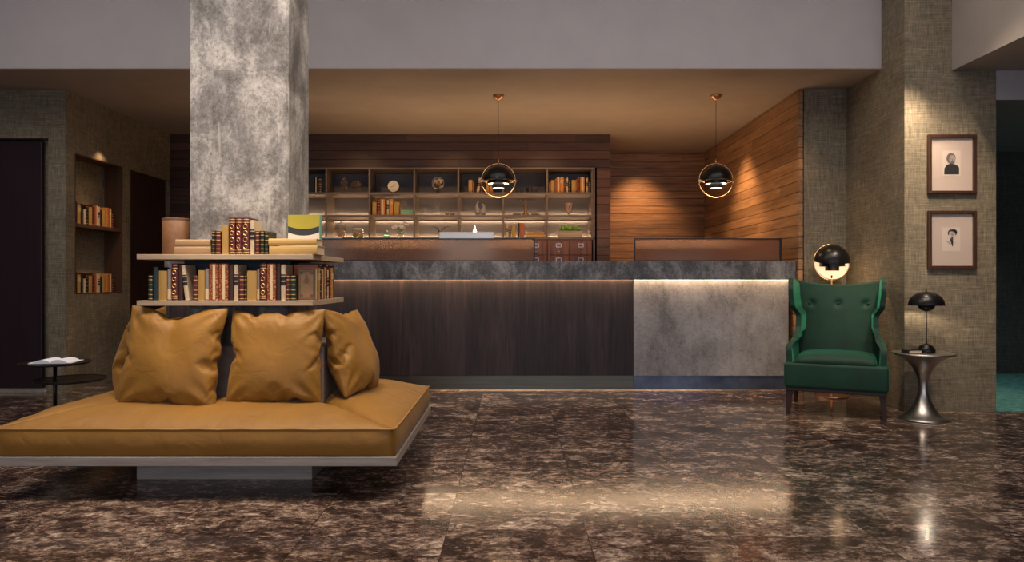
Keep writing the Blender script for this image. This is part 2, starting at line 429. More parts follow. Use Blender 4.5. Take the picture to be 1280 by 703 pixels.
# shelf wall
SW = 8.68
bm = B(); planks(bm, XL, 1.215, 2.447, SOF, lambda s, e_, a, b: (s, e_, SW, SW+.02, a, b), tone=(.6, 1.1))
planks(bm, XL, -3.42, 0, 2.447, lambda s, e_, a, b: (s, e_, SW, SW+.02, a, b), tone=(.5, 1))
planks(bm, 1.045, 1.215, 0, 2.447, lambda s, e_, a, b: (s, e_, SW, SW+.02, a, b), tone=(1.2, 1.9))
struct('wall_shelf_planks', bm, PLANKD)
bm = B(); box(bm, XL, 1.20, SW+.02, SW+.03, 2.447, SOF); box(bm, XL, -3.42, SW+.02, SW+.03, 0, 2.447); box(bm, 1.045, 1.20, SW+.02, SW+.4, 0, SOF)
struct('wall_shelf_core', bm, BLACKM)
bm = B(); planks(bm, SW+.02, 9.88, 0, SOF, lambda s, e_, a, b: (1.20, 1.215, s, e_, a, b)); struct('wall_corner', bm, PLANKD)
bm = B(); planks(bm, 1.2, 2.71, 0, SOF, lambda s, e_, a, b: (s, e_, 9.88, 9.9, a, b), tone=(.75, 1.1)); struct('wall_recess', bm, PLANK)
bm = B(); box(bm, 1.1, 2.75, 9.9, 9.93, 0, SOF); box(bm, 2.74, 2.75, 6.64, 9.9, 0, SOF); struct('wall_recess_core', bm, BLACKM)
bm = B(); planks(bm, 6.632, 9.88, 0, SOF, lambda s, e_, a, b: (2.70, 2.74, s, e_, a, b), tone=(.7, 1.2), L=(.8, 1.8)); struct('wall_wood_side', bm, PLANKY)

# pillar
PX0, PX1, PY0, PY1 = -1.765, -1.228, 3.86, 4.335
bm = B()
pts = [(PX0, PY0), (PX1-.012, PY0), (PX1, PY0+.012)]
for i in range(9):
    a = i/8*PI/2; pts.append((PX1-.10+.10*math.cos(a), PY1-.10+.10*math.sin(a)))
for i in range(7):
    a = PI/2+i/6*PI/2; pts.append((PX0+.05+.05*math.cos(a), PY1-.05+.05*math.sin(a)))
prism(bm, pts, 0, 4.19)
struct('pillar', bm, CONC)

# ------------------------------------------------------------------ reception counter
ct = thing('reception_counter', 'long reception counter with concrete top, dark wood front and concrete end panel', 'counter', (0, 6.77, 0))
CY = 6.77
def lc(o): o.location = (o.location.x, o.location.y-CY, o.location.z); return o
CL = -3.3
bm = B(); box(bm, CL, 2.696, 6.68, 6.70, 1.062, 1.238); box(bm, CL, 2.696, 6.70, 7.15, 1.15, 1.238); lc(obj('counter_top', bm, CONC_TOP, ct, bevel=.003))
bm = B(); box(bm, CL, 1.168, CY, CY+.05, .14, 1.149); lc(obj('front_panel', bm, DARKWOOD, ct, bevel=.002))['label'] = 'dark stained wooden front panel with knots'
bm = B(); box(bm, 1.170, 2.655, CY-.012, CY+.05, .14, 1.149); lc(obj('front_panel', bm, CONC_PANEL, ct, bevel=.002))['label'] = 'pale concrete front panel'
bm = B(); box(bm, CL, 1.168, CY+.008, CY+.05, .008, .139); lc(obj('toe_kick', bm, STEEL, ct))['label'] = 'olive grey metal toe kick'
bm = B(); box(bm, 1.170, 2.655, CY+.008, CY+.05, .008, .139); lc(obj('toe_kick', bm, STEELB, ct))['label'] = 'blue grey metal toe kick'
bm = B(); box(bm, CL, 2.655, CY-.006, CY+.05, 0, .0075); lc(obj('floor_trim', bm, BRASS, ct))['label'] = 'thin brass strip on the floor'
bm = B(); box(bm, CL, 2.65, 6.742, 6.756, 1.068, 1.078); lc(obj('led_strip', bm, LEDC, ct))['label'] = 'glowing warm light strip under the counter top'
bm = B(); box(bm, CL, 2.65, 6.703, 6.72, 1.125, 1.14); lc(obj('led_strip', bm, LEDC, ct))  # second strip added out of sight to lengthen the glow down the front
bm = B(); box(bm, CL, 2.65, CY+.05, 7.12, .02, 1.061); lc(obj('carcass', bm, BLACKSATIN, ct))
bm = B(); box(bm, CL, 2.68, 7.16, 7.90, .94, .97)
box(bm, CL, CL+.03, 7.16, 7.88, 0, .94); box(bm, 2.65, 2.68, 7.16, 7.88, 0, .94); box(bm, -.3, -.27, 7.16, 7.88, 0, .94)
tag(obj('work_desk', bm, SHELFW, bevel=.002), 'staff work surface behind the reception counter carrying the monitors', 'desk')

# textured glass screens
def m_glass():
    m = mat('hammered bronze glass', (.58, .42, .34), .12, trans=.92, ior=1.3); t = NT(m)
    f = t.noise(t.coords((75, 75, 75)), 1, 3, .7)
    t.bump(f, .85, .012); return m
HG = m_glass()
def screen(x0, x1, label):
    t = thing('counter_screen', label, 'screen', ((x0+x1)/2, 6.80, 1.238))
    h = .224; w = (x1-x0)/2; f = .012
    bm = B(); box(bm, -w, w, -.012, .012, h-f, h); box(bm, -w, w, -.012, .012, 0, f)
    box(bm, -w, -w+f, -.012, .012, f, h-f); box(bm, w-f*1.3, w, -.012, .012, f, h-f)
    obj('frame', bm, BLACKSATIN, t)
    bm = B(); box(bm, -w+f, w-f*1.3, -.003, .003, f, h-f); obj('glass_pane', bm, HG, t)
screen(-2.1, .222, 'long low screen of bronze hammered glass standing on the counter before the shelves')
screen(1.178, 2.602, 'shorter low screen of speckled glass standing on the counter beside the wood wall')

SILVER = mat('silver aluminium', (.62, .63, .66), .35, .5); WHITEP = mat('white gloss plastic', (.75, .75, .75), .25)
def monitor(x, y, label, w=.56, top=1.56):
    t = thing('computer_monitor', label, 'monitor', (x, y, .97))
    H = top-.97
    bm = B(); box(bm, -w/2, w/2, 0, .018, .12, H); obj('display_case', bm, SILVER, t, bevel=.008)
    bm = B(); box(bm, -w/2+.012, w/2-.012, .0181, .0195, .16, H-.012); obj('display', bm, BLACKSATIN, t)
    bm = B(); prism(bm, [(-.055, 0), (.055, 0), (.045, H*.7), (-.045, H*.7)], -.02, -.008, 'y')
    obj('stand_neck', bm, WHITEP, t)
    bm = B(); box(bm, -.09, .09, -.13, .06, 0, .008); obj('stand_foot', bm, WHITEP, t, bevel=.003)
x = (583-640)*7.5/F
monitor(x, 7.5, 'silver computer monitor behind the glass screen below the sculpture shelf', .58, 1.05+61.5*7.5/F)
monitor((382-640)*7.5/F, 7.5, 'silver computer monitor at the left end of the desk, mostly behind the books', .76, 1.05+55*7.5/F)
monitor((854-640)*7.5/F, 7.5, 'low silver computer monitor seen blurred through the right speckled glass', .62, 1.05+32*7.5/F)

# ------------------------------------------------------------------ back shelf unit
un = thing('shelving_unit', 'long open shelving unit lit by warm strips on the wall behind the counter', 'shelving', (0, SW, 0))
sx = [-3.383, -2.836]+[(p-640)*SW/F for p in (408, 462, 518, 573, 629, 684, 740)]
sx[1] = sx[2]-.547; sx[0] = sx[1]-.547
zt, z1, z2, z3 = 2.436, 2.128, 1.850, 1.575
DEP = .36; T = .014
def lu(o): o.location.y = -SW; return o
X0, X1 = sx[0]-.02, sx[-1]+.035
bm = B(); box(bm, X0, X1, SW-.02, SW+DEP, zt-.012, zt+.012); lu(obj('top_panel', bm, SHELFW, un, bevel=.002))
for z in (z1, z2):
    bm = B(); box(bm, X0+.01, X1-.01, SW-.012, SW+DEP, z-.014, z+.014); lu(obj('shelf', bm, SHELFW, un, bevel=.002))
bm = B(); box(bm, X0, X1, SW-.02, SW+DEP, z3-.014, z3+.014); lu(obj('shelf', bm, SHELFW, un, bevel=.002))
for i, x in enumerate(sx):
    bm = B(); box(bm, x-.011, x+.011, SW-.016, SW+DEP, z3+.014, zt-.012); lu(obj('upright', bm, SHELFW, un, bevel=.002))
bm = B(); box(bm, X0, X1, SW+DEP, SW+DEP+.02, 0, zt); lu(obj('back_panel', bm, SHELFB, un))
bm = B(); box(bm, X1-.022, X1, SW-.02, SW+DEP, 0, zt-.012); lu(obj('side_panel', bm, SHELFW, un))
bm = B(); box(bm, X0+.02, X1-.03, SW+DEP-.018, SW+DEP-.006, z2-.022, z2-.0145); lu(obj('led_strip', bm, LEDM, un))
bm = B(); box(bm, X0+.02, X1-.03, SW+DEP-.02, SW+DEP-.008, z2+.0145, z2+.021); lu(obj('led_strip', bm, LEDH, un))
bm = B(); box(bm, X0+.02, X1-.03, SW+DEP-.02, SW+DEP-.008, z3+.0145, z3+.021); lu(obj('led_strip', bm, LEDH, un))
bm = B(); box(bm, X0+.02, X1-.03, SW+DEP-.032, SW+DEP-.026, z2-.036, z2-.0145); lu(obj('led_lip', bm, SHELFW, un))  # lip added to hide the strip so that only its glow shows
# drawer banks under the shelves
NICK = mat('nickel', (.5, .5, .52), .3, 1); PAPER = mat('label card', (.10, .05, .03), .6)
for i in range(len(sx)-1):
    cb = thing('drawer_cabinet', '', 'cabinet', ((sx[i]+sx[i+1])/2, SW, 0), 0, 'drawer cabinets under the back shelves')
    w = (sx[i+1]-sx[i])/2
    nm = {7: 'second chestnut drawer cabinet from the right end of the lit shelving', 8: None}.get(i)
    w -= .002
    bm = B(); box(bm, -w, w, .0, DEP-.01, .06, z3-.016); obj('body', bm, CABW, cb)
    for r in range(4):
        for c in (-1, 1):
            ztop = z3-.035-r*.175; zb = ztop-.168
            a, b = (-w+.006, -.004) if c < 0 else (.004, w-.006)
            bm = B(); box(bm, a, b, -.018, -.0005, zb, ztop); dr = obj('drawer', bm, CABW, cb, bevel=.003)
            xm = (a+b)/2
            bm = B()
            for q in ((xm-.033, xm-.027, ztop-.075, ztop-.03), (xm+.027, xm+.033, ztop-.075, ztop-.03), (xm-.033, xm+.033, ztop-.036, ztop-.03), (xm-.033, xm+.033, ztop-.075, ztop-.069)):
                box(bm, q[0], q[1], -.024, -.018, q[2], q[3])
            obj('label_holder', bm, NICK, dr)
            bm = B(); tube(bm, [(xm+.017*math.cos(k*PI/8), -.027, ztop-.112+.017*math.sin(k*PI/8)) for k in range(16)], .003, 6, closed=True)
            ball(bm, (xm, -.024, ztop-.094), .006, u=8, v=6); obj('ring_pull', bm, NICK, dr)
    ords = ['leftmost', 'second', 'third', 'fourth', 'fifth', 'sixth', 'seventh', 'eighth']
    cb['label'] = ('chestnut drawer cabinet with ring pulls, rightmost under the planter end of the shelving' if i == len(sx)-2 else
                   ords[i]+(' from left' if i else '')+' of the chestnut drawer cabinets with ring pulls under the shelving')

# ------------------------------------------------------------------ books
def cm(name, c, r=.5): return mat(name, c, r)
def m_spot():
    m = mat('spotted leather', rough=.4); t = NT(m)
    f = t.noise(t.coords((120, 120, 120)), 1, 3, .7)
    t.color(t.ramp(f, [(.42, (.16, .03, .010)), (.55, (.42, .12, .04)), (.64, (.70, .35, .16))])); return m
COV = dict(
    red=(cm('oxblood leather', (.11, .015, .012), .4), 'dark red leather'), tan=(cm('tan cloth', (.46, .27, .075), .6), 'tan cloth'),
    green=(cm('dark green leather', (.016, .028, .012), .5), 'dark green'), teal=(cm('dark teal cloth', (.015, .035, .05), .6), 'dark teal'),
    brown=(cm('dark brown leather', (.045, .018, .012), .45), 'dark brown'), cream=(cm('cream cloth', (.62, .48, .31), .6), 'cream'),
    spot=(m_spot(), 'mottled orange brown leather'), grey=(cm('grey cloth', (.28, .24, .22), .6), 'grey'),
    rust=(cm('rust leather', (.42, .11, .035), .45), 'rust'), orange=(cm('orange cloth', (.62, .25, .06), .5), 'orange'),
    mint=(cm('mint cloth', (.22, .50, .33), .55), 'mint green'), black=(cm('black cloth', (.012, .011, .012), .5), 'black'))
GILT = mat('gilt', (.80, .50, .20), .35, .8); PAGE = m_simple('book pages', (.55, .45, .32), (.75, .64, .48), .8, (5, 300, 5), .1)
GILTL = cm('gilt cloth label', (.62, .42, .18), .5); CREAMD = cm('cream spine', (.78, .58, .34), .5); BLK = cm('black spine label', (.02, .015, .02), .5)
BK = {}
def book_proto(style, w, h, d, deco):
    key = (style, round(w, 3), round(h, 3), round(d, 3), deco)
    if key in BK: return BK[key]
    m = COV[style][0]; t = .0025; hw = w/2
    bm = B(); n = 5
    # rounded spine and two boards, one shell
    out = [(-hw, d)]+[(-hw*math.cos(a)*1.0, .006-.006*math.sin(a)) for a in [k/n*PI for k in range(n+1)]]+[(hw, d)]
    inn = [(hw-t, d), (hw-t, .010), (-hw+t, .010), (-hw+t, d)]
    prism(bm, out+inn, 0, h)
    cv = bpy.data.meshes.new('book'); bmesh.ops.recalc_face_normals(bm, faces=bm.faces); bm.to_mesh(cv); bm.free(); cv.materials.append(m)
    bm = B(); box(bm, -hw+t, hw-t, .010, d-.004, .004, h-.004)
    pg = bpy.data.meshes.new('pages'); bm.to_mesh(pg); bm.free(); pg.materials.append(PAGE)
    dm = None
    bm = B(); mm = GILT
    def wrap(z0, z1, e=.0008):
        o_ = [(-hw*math.cos(a)*1.03, .006-.007*math.sin(a)-e) for a in [k/n*PI for k in range(n+1)]]
        i_ = [(-hw*math.cos(a)*.98, .0065-.006*math.sin(a)) for a in [k/n*PI for k in range(n+1)]][::-1]
        prism(bm, o_+i_, z0, z1)
    if deco == 'rings':
        for f in (.05, .11, .86, .94): wrap(h*f, h*f+.004)
        for f in (.22, .40, .58, .76):
            tube(bm, [(hw*.55*math.cos(k*PI/6), -.0025, h*f+hw*.62*math.sin(k*PI/6)) for k in range(12)], .0016, 4, closed=True)
    elif deco == 'bands':
        for f in (.06, .22, .40, .60, .80, .93): wrap(h*f, h*f+.0035)
    elif deco == 'label': wrap(h*.62, h*.84); mm = GILTL
    elif deco == 'stripe': box(bm, -hw*.16, hw*.38, -.0016, .0016, h*.03, h*.97); mm = CREAMD
    elif deco == 'dots':
        mm = BLK; wrap(h*.44, h*.52); wrap(h*.56, h*.66); wrap(h*.70, h*.73)
    elif deco == 'halflabel': wrap(h*.04, h*.36); mm = CREAMD
    if deco != 'none':
        bmesh.ops.recalc_face_normals(bm, faces=bm.faces); dm = bpy.data.meshes.new('spine_decoration'); bm.to_mesh(dm); dm.materials.append(mm)
    bm.free()
    BK[key] = (cv, pg, dm); return BK[key]
ORD = ['leftmost', 'second from left', 'third from left', 'fourth from left', 'fifth from left', 'sixth from left', 'seventh from left', 'eighth from left', 'ninth from left', 'tenth from left', 'eleventh from left', 'twelfth from left', 'thirteenth from left', 'fourteenth from left', 'fifteenth from left', 'sixteenth from left', 'seventeenth from left', 'eighteenth from left', 'nineteenth from left', 'twentieth from left', 'twenty-first from left', 'twenty-second from left', 'twenty-third from left', 'twenty-fourth from left', 'twenty-fifth from left', 'twenty-sixth from left', 'twenty-seventh from left', 'twenty-eighth from left']
DECO = {'rings': ' with gold rings', 'bands': ' with gold bands', 'label': ' with gold label', 'stripe': ' with cream stripe', 'dots': ' with black titles', 'halflabel': ' with pale lower label', 'none': ''}
def book(style, w, h, d, deco, loc, rot, label, group):
    cv, pg, dm = book_proto(style, w, h, d, deco)
    o = bpy.data.objects.new('book', cv); COL.objects.link(o); o.location = loc; o.rotation_euler = rot
    if len(label.split()) > 16: label = label.replace(DECO[deco], '')
    tag(o, label, 'book', group)
    p = bpy.data.objects.new('pages', pg); COL.objects.link(p); p.parent = o
    if dm: q = bpy.data.objects.new('spine_decoration', dm); COL.objects.link(q); q.parent = o
    return o
def size(w): return 'slim ' if w < .026 else ('thick ' if w > .048 else '')
def row(items, place, d, where, group, rz=0, zbase=0):
    """items: (style, deco, a0, a1, height, lean)"""
    for i, (st, deco, a0, a1, h, lean) in enumerate(items):
        w = a1-a0-.0012
        p = place((a0+a1)/2); lz = 0
        if lean: lz = abs(math.sin(lean))*w/2
        book(st, w, h, d, deco, (p[0], p[1], zbase+lz), (0, lean, rz), '%s%s book%s, %s %s' % (size(w), COV[st][1], DECO[deco], ORD[i], where), group)

# ------------------------------------------------------------------ island sofa with shelves round the pillar
SX0, SX1, SY0, SY1 = -2.49, -.546, 3.34, 4.74
BX0, BX1, BY0, BY1 = -2.03, -1.0, 3.72, 4.42      # backrest ring outside at seat level
sofa = thing('island_sofa', 'ochre four-sided island sofa on a pale oak platform built round the concrete pillar', 'sofa', (-1.52, 4.04, 0))
def ls(o): o.location = (1.52, -4.04, 0); return o
def ring(bm, ox0, ox1, oy0, oy1, ix0, ix1, iy0, iy1, z0, z1, i2=None, o2=None):
    """rectangular ring; o2/i2 give the upper outlines when they differ"""
    O = [(ox0, oy0), (ox1, oy0), (ox1, oy1), (ox0, oy1)]; I = [(ix0, iy0), (ix1, iy0), (ix1, iy1), (ix0, iy1)]
    O2 = o2 or O; I2 = i2 or I
    ob = [bm.verts.new((*p, z0)) for p in O]; ot = [bm.verts.new((*p, z1)) for p in O2]
    ib = [bm.verts.new((*p, z0)) for p in I]; it = [bm.verts.new((*p, z1)) for p in I2]
    for i in range(4):
        j = (i+1) % 4
        bm.faces.new((ob[i], ob[j], ot[j], ot[i])); bm.faces.new((ib[j], ib[i], it[i], it[j]))
        bm.faces.new((ot[i], ot[j], it[j], it[i])); bm.faces.new((ob[j], ob[i], ib[i], ib[j]))
bm = B(); ring(bm, -1.985, -1.057, 3.722, 4.50, PX0-.03, PX1+.03, PY0-.03, PY1+.03, 0, .17); ls(obj('plinth', bm, OAKG, sofa, bevel=.003))
bm = B(); ring(bm, SX0, SX1, SY0, SY1, PX0-.02, PX1+.02, PY0-.02, PY1+.02, .17, .213)
ls(obj('platform', bm, OAKG, sofa, bevel=.003))
k = .075
bm = B(); ring(bm, BX0, BX1, BY0, BY1, PX0-.02, PX1+.02, PY0-.02, PY1+.02, .2131, .70, o2=[(BX0+k, BY0+k), (BX1-k*.2, BY0+k), (BX1-k*.2, BY1-.03), (BX0+k, BY1-.03)])
ls(obj('backrest', bm, UPH, sofa, bevel=.008))
def seat(P0, P1, Q0, Q1, seed, name='seat_cushion'):
    NS, NTt = 56, 24; bm = B(); V = {}
    P0, P1, Q0, Q1 = [Vector((*p, 0)) for p in (P0, P1, Q0, Q1)]
    out = ((P0+P1)/2-(Q0+Q1)/2); out.z = 0
    ed = (P1-P0).normalized(); nrm = Vector((ed.y, -ed.x, 0))
    if nrm.dot(out) < 0: nrm = -nrm
    L = (P1-P0).length; D = abs((P0-Q0).dot(nrm))
    ZE, ZB = .343, .214
    def pt(s, t): return P0.lerp(P1, s).lerp(Q0.lerp(Q1, s), t)
    for i in range(NS+1):
        for j in range(NTt+1):
            s = i/NS; t = (j/NTt)**1.35
            p = pt(s, t)
            dm = min(s, 1-s)*((P0.lerp(Q0, t)-P1.lerp(Q1, t)).length)
            dm_ = 1-.8*math.exp(-dm/.055)
            f = (math.sin(min(t/.75, 1)*PI/2))**.75
            z = ZE+.092*f*dm_
            z += .007*noise.noise(Vector((p.x*6, p.y*6, seed)))*min(1, t*6)+.0035*noise.noise(Vector((p.x*24, p.y*16, seed+5)))*min(1, t*5)
            rip = .006*math.sin(s*L*62+3*noise.noise(Vector((s*7, seed, 0))))*math.exp(-t*9)*min(1, t*12)
            z += rip
            V[i, j] = bm.verts.new((p.x, p.y, z))
    for i in range(NS):
        for j in range(NTt): bm.faces.new((V[i, j], V[i+1, j], V[i+1, j+1], V[i, j+1]))
    # outer side
    K = 8; Sd = {}
    for i in range(NS+1):
        s = i/NS; p = pt(s, 0)
        for k_ in range(1, K+1):
            v = k_/K; z = ZE+(ZB-ZE)*v
            b = .014*math.sin(v*PI)*min(1, min(s, 1-s)*20)+.003*noise.noise(Vector((p.x*14, p.y*14, v*3+seed)))*math.sin(v*PI)
            q = p+nrm*b
            Sd[i, k_] = bm.verts.new((q.x, q.y, z))
        Sd[i, 0] = V[i, 0]
    for i in range(NS):
        for k_ in range(K): bm.faces.new((Sd[i, k_], Sd[i+1, k_], Sd[i+1, k_+1], Sd[i, k_+1]))
    # remaining sides and bottom
    bot = [Sd[i, K] for i in range(NS+1)]
    e1 = [V[NS, j] for j in range(NTt+1)]; e0 = [V[0, j] for j in range(NTt+1)]; inn = [V[i, NTt] for i in range(NS+1)]
    q0 = bm.verts.new((Q0.x, Q0.y, ZB)); q1 = bm.verts.new((Q1.x, Q1.y, ZB))
    bm.faces.new([Sd[NS, k_] for k_ in range(K, 0, -1)]+e1+[q1])
    bm.faces.new([q0]+e0[::-1]+[Sd[0, k_] for k_ in range(1, K+1)])
    bm.faces.new(inn+[q1, q0]); bm.faces.new(bot[::-1]+[q0, q1])
    o = ls(obj(name, bm, OCHRE, sofa, smooth=True))
    bm = B(); pts = [tuple(Sd[0, 0].co)] if False else []
    for i in range(NS+1):
        p = pt(i/NS, 0)+nrm*.002; pts.append((p.x, p.y, ZE+.001+.0025*noise.noise(Vector((p.x*9, p.y*9, seed)))))
    tube(bm, pts, .0042, 6); obj('piping', bm, PIPE, o, smooth=True)
    return o
G = .012; gp = .0015
ax0, ax1, ay0, ay1 = SX0+G, SX1-G, SY0+G, SY1-G
bx0, bx1, by0, by1 = BX0-.004, BX1+.004, BY0-.004, BY1+.004
seat((ax0+gp, ay0), (ax1-gp, ay0), (bx0+gp, by0), (bx1-gp, by0), 1)
seat((ax1, ay0+gp), (ax1, ay1-gp), (bx1, by0+gp), (bx1, by1-gp), 2)
seat((ax1-gp, ay1), (ax0+gp, ay1), (bx1-gp, by1), (bx0+gp, by1), 3)
seat((ax0, ay1-gp), (ax0, ay0+gp), (bx0, by1-gp), (bx0, by0+gp), 4)

# wrap-round shelves
HX0, HX1, HY0, HY1 = -1.952, -1.036, 3.66, 4.335
ZS1, ZS0 = 1.189, .948     # top faces
sh = thing('wrap_shelf', 'two-tier pale oak bookshelf wrapped round the pillar above the sofa', 'shelf', (-1.5, 3.9, 0))
def lw(o): o.location = (1.5, -3.9, 0); return o
for z in (ZS1, ZS0):
    bm = B(); e = .0006
    prism(bm, [(HX0, HY0), (HX1, HY0), (HX1, HY1), (PX1+e, HY1), (PX1+e, PY0-e), (PX0-e, PY0-e), (PX0-e, HY1), (HX0, HY1)], z-.027, z)
    lw(obj('shelf_board', bm, OAK, sh, bevel=.002))
bm = B()
for (x0, x1, y0, y1) in ((PX0, PX1, PY0-.022, PY0-.001), (PX1+.001, PX1+.022, PY0-.022, PY1-.12), (PX0-.022, PX0-.001, PY0-.022, PY1-.12)):
    box(bm, x0, x1, y0, y1, ZS0+.0005, ZS1-.0275)
lw(obj('shelf_shade_sheet', bm, COV['teal'][0], sh))['label'] = 'dark sheets standing in for shade behind the lower row of books'  # dark colour put in for the shade between books and pillar

YB = 3.672
def pxs(items, Y):      # pixel columns of the photograph -> metres along the shelf at distance Y
    return [(s, d, (a-640)*Y/F, (b-640)*Y/F, h, l) for s, d, a, b, h, l in items]
hh = lambda top, Y, zb: EYE+(351.5-top)*Y/F-zb
z = ZS0; H_ = lambda t: min(hh(t, YB, ZS0), .212)
low = pxs([('green', 'bands', 184.5, 190.6, H_(344), 0), ('teal', 'none', 190.8, 197.2, H_(334), 0), ('tan', 'none', 197.6, 208.5, H_(338.6), 0),
    ('grey', 'halflabel', 208.8, 213.6, H_(336.5), 0), ('red', 'rings', 213.8, 221.8, H_(329.5), 0), ('brown', 'none', 222, 228.5, H_(331), 0),
    ('cream', 'dots', 231.0, 236.6, H_(332), -.13), ('red', 'bands', 240.5, 246.8, H_(344.5), 0), ('tan', 'none', 247, 255.8, H_(338), 0),
    ('grey', 'halflabel', 256, 260.8, H_(336), 0), ('spot', 'stripe', 261, 272.8, H_(329.8), 0), ('spot', 'stripe', 273, 285, H_(329.8), 0),
    ('brown', 'none', 285.2, 291.6, H_(331), 0), ('cream', 'dots', 291.8, 297.4, H_(331), 0), ('red', 'bands', 297.8, 305, H_(344), 0),
    ('green', 'bands', 305.2, 308, H_(344), 0), ('tan', 'none', 308.2, 320.8, H_(338.6), 0), ('grey', 'halflabel', 321, 324.2, H_(337), 0),
    ('red', 'rings', 324.4, 332.8, H_(329.4), 0), ('spot', 'stripe', 333, 344.6, H_(330), 0), ('brown', 'none', 344.8, 350.6, H_(330), 0),
    ('cream', 'dots', 350.8, 357, H_(331), 0), ('red', 'bands', 357.2, 361.8, H_(344), 0), ('green', 'bands', 362, 369.6, H_(344), 0)], YB)
row(low, lambda a: (a, YB, 0), .125, 'on the sofa lower shelf', 'books on the lower tier of the sofa bookshelf', 0, ZS0)
# spotted books carry only a narrow cream strip: handled by their decoration width
fr = thing('book', 'brown ornate book with embossed diamond, cover facing front beside the lower tier corner', 'book', ((381.4-640)*YB/F, YB, ZS0), 0, 'books on the lower tier of the sofa bookshelf')
ORN = cm('ornate brown binding', (.30, .17, .075), .45)
bm = B(); box(bm, -.0475, .0475, .03, .033, 0, .169); box(bm, -.0475, .0475, .062, .065, 0, .169); box(bm, -.0475, -.0445, .033, .062, 0, .169); obj('cover', bm, ORN, fr)
bm = B(); box(bm, -.0445, .044, .0331, .0619, .004, .165); obj('pages', bm, PAGE, fr)
bm = B()
DK = cm('embossed line', (.06, .03, .015), .5)
def frame2(bm, cx, cz, hw, hz, t, y0=.0292, y1=.0299):
    box(bm, cx-hw, cx+hw, y0, y1, cz+hz-t, cz+hz); box(bm, cx-hw, cx+hw, y0, y1, cz-hz, cz-hz+t)
    box(bm, cx-hw, cx-hw+t, y0, y1, cz-hz, cz+hz); box(bm, cx+hw-t, cx+hw, y0, y1, cz-hz, cz+hz)
frame2(bm, 0, .0845, .043, .079, .003); frame2(bm, 0, .0845, .035, .070, .0015)
for q in (.8, .5, .25):
    P = [(0, .0845+.058*q), (.03*q, .0845), (0, .0845-.058*q), (-.03*q, .0845)]
    tube(bm, [(a, .0292, b) for a, b in P], .0024, 4, closed=True)
for sx_ in (-1, 1):
    for sz_ in (-1, 1): tube(bm, [(sx_*(.027+.006*math.cos(k_*PI/4)), .0292, .0845+sz_*(.060+.006*math.sin(k_*PI/4))) for k_ in range(8)], .001, 4, closed=True)
obj('embossing', bm, DK, fr)
# books on the right flank, spines towards +X
side = [('rust', 'none', .030), ('tan', 'label', .028), ('brown', 'bands', .026), ('rust', 'stripe', .034), ('black', 'none', .022), ('tan', 'none', .036), ('red', 'bands', .026), ('cream', 'dots', .022), ('brown', 'none', .03), ('rust', 'bands', .03), ('tan', 'label', .04), ('red', 'none', .03)]
y = 3.80; items = []
for i, (st, dc, w) in enumerate(side):
    items.append((st, dc, y, y+w, [.19, .175, .20, .17, .185, .178, .20, .165, .195, .17, .18, .19][i], 0)); y += w+.002
for i, (st, dc, a0, a1, h, l) in enumerate(items):
    book(st, a1-a0-.001, h, .125, dc, (HX1-.014, (a0+a1)/2, ZS0), (0, 0, PI/2),
         '%s book%s, %s on the right flank of the sofa shelf' % (COV[st][1], DECO[dc], ORD[i].replace('leftmost', 'nearest the corner').replace('from left', 'from the corner')), 'books on the flank of the sofa bookshelf')
# top tier standing books
H2 = lambda t: hh(t, YB, ZS1)
top = pxs([('green', 'bands', 263, 267.4, H2(288.5), 0), ('red', 'bands', 267.6, 274.6, H2(289), 0), ('tan', 'none', 275.6, 284.4, H2(281), 0),
    ('red', 'rings', 284.8, 293, H2(272), 0), ('red', 'rings', 293.2, 301, H2(272), 0), ('red', 'rings', 301.2, 310.8, H2(272), 0),
    ('cream', 'dots', 311.4, 316.8, H2(275), 0), ('red', 'bands', 317.2, 323.4, H2(289), 0), ('green', 'bands', 323.8, 329.2, H2(288.5), 0), ('green', 'bands', 329.4, 334.4, H2(289.5), 0)], YB)
row(top, lambda a: (a, YB+.01, 0), .13, 'standing on the sofa upper shelf', 'books standing on the top tier of the sofa bookshelf', 0, ZS1)
def flat(style, w, t, d, deco, x, y, z, rz, label, group=None):
    # lying book: spine to the front
    cv, pg, dm = book_proto(style, t, w, d, deco)
    o = bpy.data.objects.new('book', cv); COL.objects.link(o); o.matrix_world = Matrix.Translation((x, y, z+t/2)) @ Matrix.Rotation(rz, 4, 'Z') @ Matrix.Rotation(PI/2, 4, 'Y') @ Matrix.Translation((0, 0, -w/2))
    tag(o, label, 'book', group)
    for nme, me in (('pages', pg), ('spine_decoration', dm)):
        if me: p = bpy.data.objects.new(nme, me); COL.objects.link(p); p.parent = o
    return o
XS = lambda p, Y=YB: (p-640)*Y/F
COV['sand'] = (cm('sand cloth', (.40, .25, .13), .6), 'sand'); COV['ochreb'] = (cm('golden cloth', (.60, .38, .13), .6), 'golden')
flat('sand', .190, .041, .14, 'none', XS(239.5), YB+.01, ZS1, 0, 'sand book lying at the bottom of the two-book stack beside the round bin', 'books lying on the sofa bookshelf')
flat('sand', .182, .037, .135, 'none', XS(239.5), YB+.014, ZS1+.0415, .03, 'sand book lying uppermost in the two-book stack beside the round bin', 'books lying on the sofa bookshelf')
flat('ochreb', .252, .046, .15, 'none', XS(366), YB+.004, ZS1, -.02, 'golden brown book lying at the bottom of the stack before the mint book', 'books lying on the sofa bookshelf')
flat('ochreb', .250, .036, .145, 'none', XS(365), YB+.006, ZS1+.0465, .015, 'golden brown book lying on top of the stack before the mint book', 'books lying on the sofa bookshelf')
